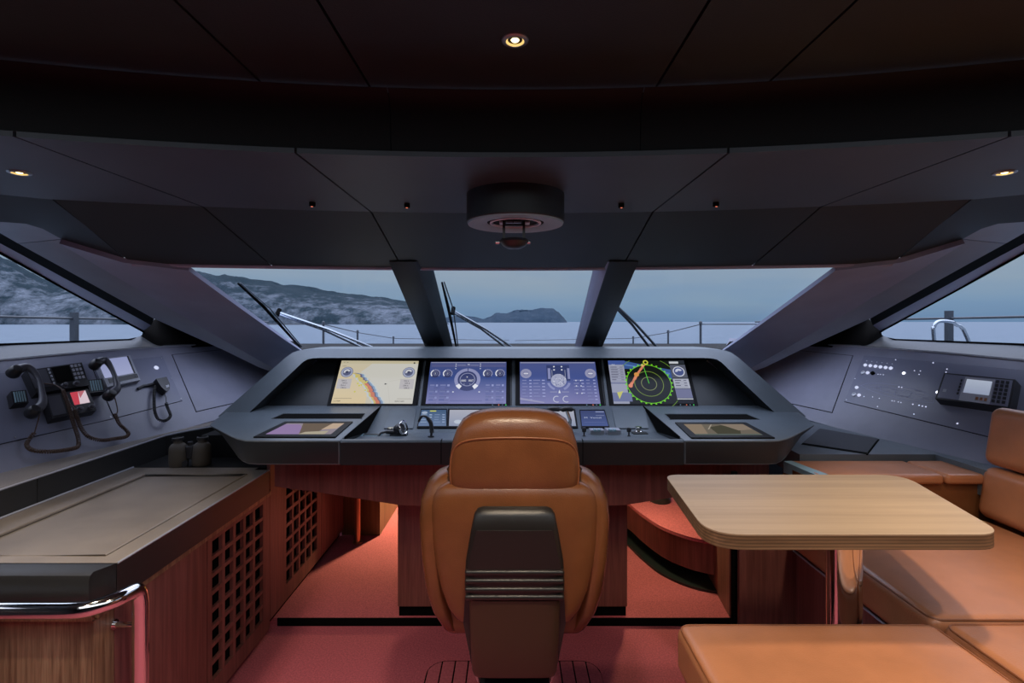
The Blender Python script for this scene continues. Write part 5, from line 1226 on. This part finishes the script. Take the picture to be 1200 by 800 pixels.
# seat cushion, armrests, column
bm = NB(); rbox(bm, V((SX, 1.93, .62)), (.25, .24, .07), .05, .02); obj('seat_cushion', bm, 'leather', ch, smooth=80)
for s in (-1, 1):
    bm = NB(); rbox(bm, V((SX+s*.225, 1.92, .80)), (.032, .13, .028), .02, m=3, k=3); obj('armrest', bm, 'leather', ch, smooth=80)
    bm = NB(); cyl(bm, (SX+s*.225, 1.86, .66), (SX+s*.225, 1.86, .79), .018); obj('armrest_post', bm, 'device', ch)
bm = NB(); box(bm, SX-.12, SX+.12, 1.68, 2.14, .50, .56); obj('seat_pan', bm, 'cover', ch, bevel=.01)
bm = NB(); lathe(bm, (SX, 1.93, .012), (0, 0, 1), [(0, 0), (.19, 0), (.19, .02), (.12, .045), (.075, .08), (.07, .30), (.09, .32), (.10, .50), (0, .50)], 36); obj('column', bm, 'device', ch)
bm = NB(); box(bm, SX-.11, SX+.11, 1.60, 1.90, .40, .46); obj('slide_bracket', bm, 'device', ch, bevel=.01)
bm = NB(); tube(bm, [V((SX-.13, 1.64, .50)), V((SX-.115, 1.66, .44)), V((SX-.09, 1.75, .40))], .008, 8); tube(bm, [V((SX+.13, 1.64, .50)), V((SX+.115, 1.66, .44)), V((SX+.09, 1.75, .40))], .008, 8); obj('brace', bm, 'steel', ch)
# slatted foot plate round the column
fp = thing('slatted_footplate', (0, 1.9, 0), 'red slatted foot plate with black joints under the helm seat', 'floor plate')
def rr_outline(x0, x1, y0, y1, r, n=6):
    o = []
    for cx_, cy_, a in ((x1-r, y1-r, 0), (x0+r, y1-r, 90), (x0+r, y0+r, 180), (x1-r, y0+r, 270)):
        for i in range(n+1): th = math.radians(a+90*i/n); o.append((cx_+r*math.cos(th), cy_+r*math.sin(th)))
    return o
bm = NB(); prism(bm, [V((x, y, 0.001)) for x, y in rr_outline(-.39, .405, 1.45, 2.412, .09)], (0, 0, .004)); obj('base', bm, 'joint', fp)
xs = [-.386+i*.0609 for i in range(14)]
for x0, x1 in zip(xs, xs[1:]):
    ins = .0035; a, b = x0+ins, x1-ins
    def yt(x):
        r = .085
        if x < -.386+r: k = (-.386+r-x); return 2.40-r+math.sqrt(max(0, r*r-k*k))
        if x > .401-r: k = x-(.401-r); return 2.40-r+math.sqrt(max(0, r*r-k*k))
        return 2.40
    top = [(x, yt(x)) for x in seg(a, b, 4)]; bot = [(x, 3.855-yt(x)) for x in seg(b, a, 4)]
    bm = NB(); prism(bm, [V((x, y, .004)) for x, y in top+bot], (0, 0, .006)); obj('slat', bm, 'carpet_mat', fp, bevel=.001, seg=1)

# =================================================================== RIGHT FOOTWELL STEP
t = thing('curved_step', (1.0, 3.1, .04), 'curved red carpeted step in the right footwell', 'step')
curve = [V((.70, 3.80, 0)), V((.80, 3.62, 0)), V((.85, 3.40, 0)), V((.92, 3.18, 0)), V((1.02, 3.04, 0)), V((1.12, 2.97, 0)), V((1.20, 2.95, 0)), V((1.28, 2.95, 0))]
cc = catmull(curve, 5)+[V((1.28, 4.0, 0)), V((.70, 4.0, 0))]
bm = NB(); hull(bm, [V((p.x, p.y, .335)) for p in cc], [V((p.x, p.y, .315)) for p in cc]); obj('tread', bm, 'carpet', t, smooth=50)
cin = [V((p.x+.03, p.y+.04, 0)) for p in catmull(curve, 5)]+[V((1.27, 3.98, 0)), V((.73, 3.98, 0))]
bm = NB(); hull(bm, [V((p.x, p.y, .315)) for p in cin], [V((p.x, p.y, .12)) for p in cin]); obj('riser', bm, 'redwood', t, smooth=50)
bm = NB(); cb = [V((p.x-.01, p.y-.01, 0)) for p in catmull(curve, 5)]+[V((1.28, 3.98, 0)), V((.70, 3.98, 0))]; hull(bm, [V((p.x, p.y, .055)) for p in cb], [V((p.x, p.y, .0405)) for p in cb]); obj('base_plate', bm, 'console_dark', t, smooth=50)
p = P(760, 600, 3.6); t2 = thing('step_pole', (p.x, p.y, .335), 'short chrome pole standing on the curved red step', 'pole')
bm = NB(); cyl(bm, (p.x, p.y, .336), (p.x, p.y, .96), .018, n=18); obj('tube', bm, 'chrome', t2)
bm = NB(); lathe(bm, (p.x+.085, p.y+.01, .336), (0, 0, 1), [(0, 0), (.07, 0), (.07, .03), (.055, .07), (0, .075)], 28); obj('foot', bm, 'device', t2)
t = thing('footwell_side_panel', (1.2, 3.0, .04), 'narrow dark red upright panel right of the curved step', 'panel')
bm = NB(); hull(bm, [V((1.15, 2.71, .97)), V((1.19, 2.71, .97)), V((1.29, 3.6, .97)), V((1.25, 3.6, .97))], [V((1.15, 2.71, .04)), V((1.19, 2.71, .04)), V((1.29, 3.6, .04)), V((1.25, 3.6, .04))]); obj('board', bm, 'redwood', t)

# =================================================================== DINETTE
sofa = thing('dinette_sofa', (1.5, 1.7, 0), 'tan leather L shaped sofa on a dark red base at the right', 'sofa')
# base
bm = NB(); box(bm, 1.20, 2.0, -.2, 2.16, .02, .63); box(bm, .53, 1.20, .55, 1.38, .02, .63); obj('base', bm, 'redwood', sofa)
bm = NB(); box(bm, .962, 1.26, 2.165, 2.185, .02, .93); obj('end_panel', bm, 'redwood', sofa, bevel=.002)
bm = NB(); box(bm, .940, .962, 2.185, 2.20, .02, .96); obj('dark_filler', bm, 'joint', sofa)
bm = NB(); tube(bm, [V((1.188, 2.16, .635)), V((1.188, 1.40, .635))], .004, 6); obj('base_trim', bm, 'silver', sofa)
def cushion(x0, x1, y0, y1, z0, z1, r=.035, puff=.012, name='seat_cushion', m='seat_leather'):
    bm = NB(); rbox(bm, V(((x0+x1)/2, (y0+y1)/2, (z0+z1)/2)), ((x1-x0)/2, (y1-y0)/2, (z1-z0)/2), r, puff, m=10, k=4); o = obj(name, bm, m, sofa, smooth=80)
    return o
def piping(x0, x1, y0, y1, z, r, parent):
    bm = NB(); pts = [V((x, y, z)) for x, y in rr_outline(x0, x1, y0, y1, r, 5)]; tube(bm, pts, .0032, 6, closed=True); obj('piping', bm, 'leather_dark', parent)
c1 = cushion(1.175, 1.99, 1.43, 2.165, .642, .770, .028); piping(1.182, 1.983, 1.437, 2.158, .7635, .03, c1)
c2 = cushion(.452, 1.165, .62, 1.418, .642, .770, .028); piping(.459, 1.158, .627, 1.411, .7635, .03, c2)
c3 = cushion(1.185, 1.99, .35, 1.420, .642, .770, .028); piping(1.192, 1.983, .357, 1.413, .7635, .03, c3)
# forward bolster-like low back
bm = NB(); box(bm, 1.27, 2.62, 2.20, 2.40, .60, .93); obj('low_back', bm, 'leather', sofa, bevel=.01)
for x0, x1 in ((1.285, 1.835), (1.842, 2.60)):
    bm = NB(); rbox(bm, V(((x0+x1)/2, 2.285, .930)), ((x1-x0)/2, .118, .022), .018, m=6, k=4); obj('back_cap', bm, 'seat_leather', sofa, smooth=80)
bm = NB(); hull(bm, [V((1.262, 2.38, .953)), V((1.30, 2.38, .955)), V((1.34, 2.17, .954)), V((1.29, 2.17, .950))], [V((1.262, 2.38, .90)), V((1.30, 2.38, .90)), V((1.34, 2.17, .915)), V((1.29, 2.17, .915))]); tuck = obj('end_fold', bm, 'ltgrey', sofa, bevel=.006)
# side back cushions, two tiers, leaning outward
for z0, z1, xo, nm in ((.77, .985, 0, 'back_cushion'), (.99, 1.235, .03, 'head_cushion')):
    for y0, y1 in ((1.20, 2.185), (.2, 1.19)):
        bm = NB(); rot = Matrix.Rotation(math.radians(9), 3, 'Y')
        rbox(bm, V((2.055+xo, (y0+y1)/2, (z0+z1)/2)), (.075, (y1-y0)/2, (z1-z0)/2), .04, .0, m=8, k=4, rot=rot); obj(nm, bm, 'seat_leather', sofa, smooth=80)
bm = NB(); box(bm, 2.06, 2.16, -.2, 2.19, .02, .90); obj('back_frame', bm, 'leather', sofa)

tb = thing('dinette_table', (.93, 1.58, 0), 'pale oak table with rounded corners on one chrome pedestal leg', 'table')
def rounded(pts, rad, n=7):
    out = []; L = len(pts)
    for i in range(L):
        p, a, b = V(pts[i]), V(pts[i-1]), V(pts[(i+1) % L]); da = (a-p).normalized(); db = (b-p).normalized(); r = rad[i]
        s, e = p+da*r, p+db*r
        for k in range(n+1):
            t_ = k/n; out.append((s.lerp(p, t_)).lerp(p.lerp(e, t_), t_))
    return out
z1 = 1.05
tp = [PZ(779, 556, z1), PZ(1058, 556, z1), PZ(1178, 626, z1), PZ(830, 626, z1)]
ol = rounded(tp, [.05, .10, .07, .10])
bm = NB(); hull(bm, [V((p.x, p.y, z1)) for p in ol], [V((p.x, p.y, z1-.0035)) for p in ol]); obj('tabletop', bm, 'table', tb, bevel=.001)
bm = NB(); hull(bm, [V((p.x, p.y, z1-.0036)) for p in ol], [V((p.x, p.y, z1-.040)) for p in ol]); obj('table_edge', bm, 'table_edge', tb, bevel=.002)
LX, LY = (989-600)*1.56/600, 1.56
bm = NB(); lathe(bm, (LX, LY, .0), (0, 0, 1), [(0, 0), (.20, 0), (.20, .012), (.06, .03), (.048, .05), (.048, .99), (.048, .995)], 48); obj('leg', bm, 'chrome', tb)
bm = NB(); box(bm, LX-.15, LX+.15, LY-.12, LY+.12, .992, 1.0095); obj('top_plate', bm, 'steel', tb, bevel=.003)
print('OBJECTS', len(C.objects))
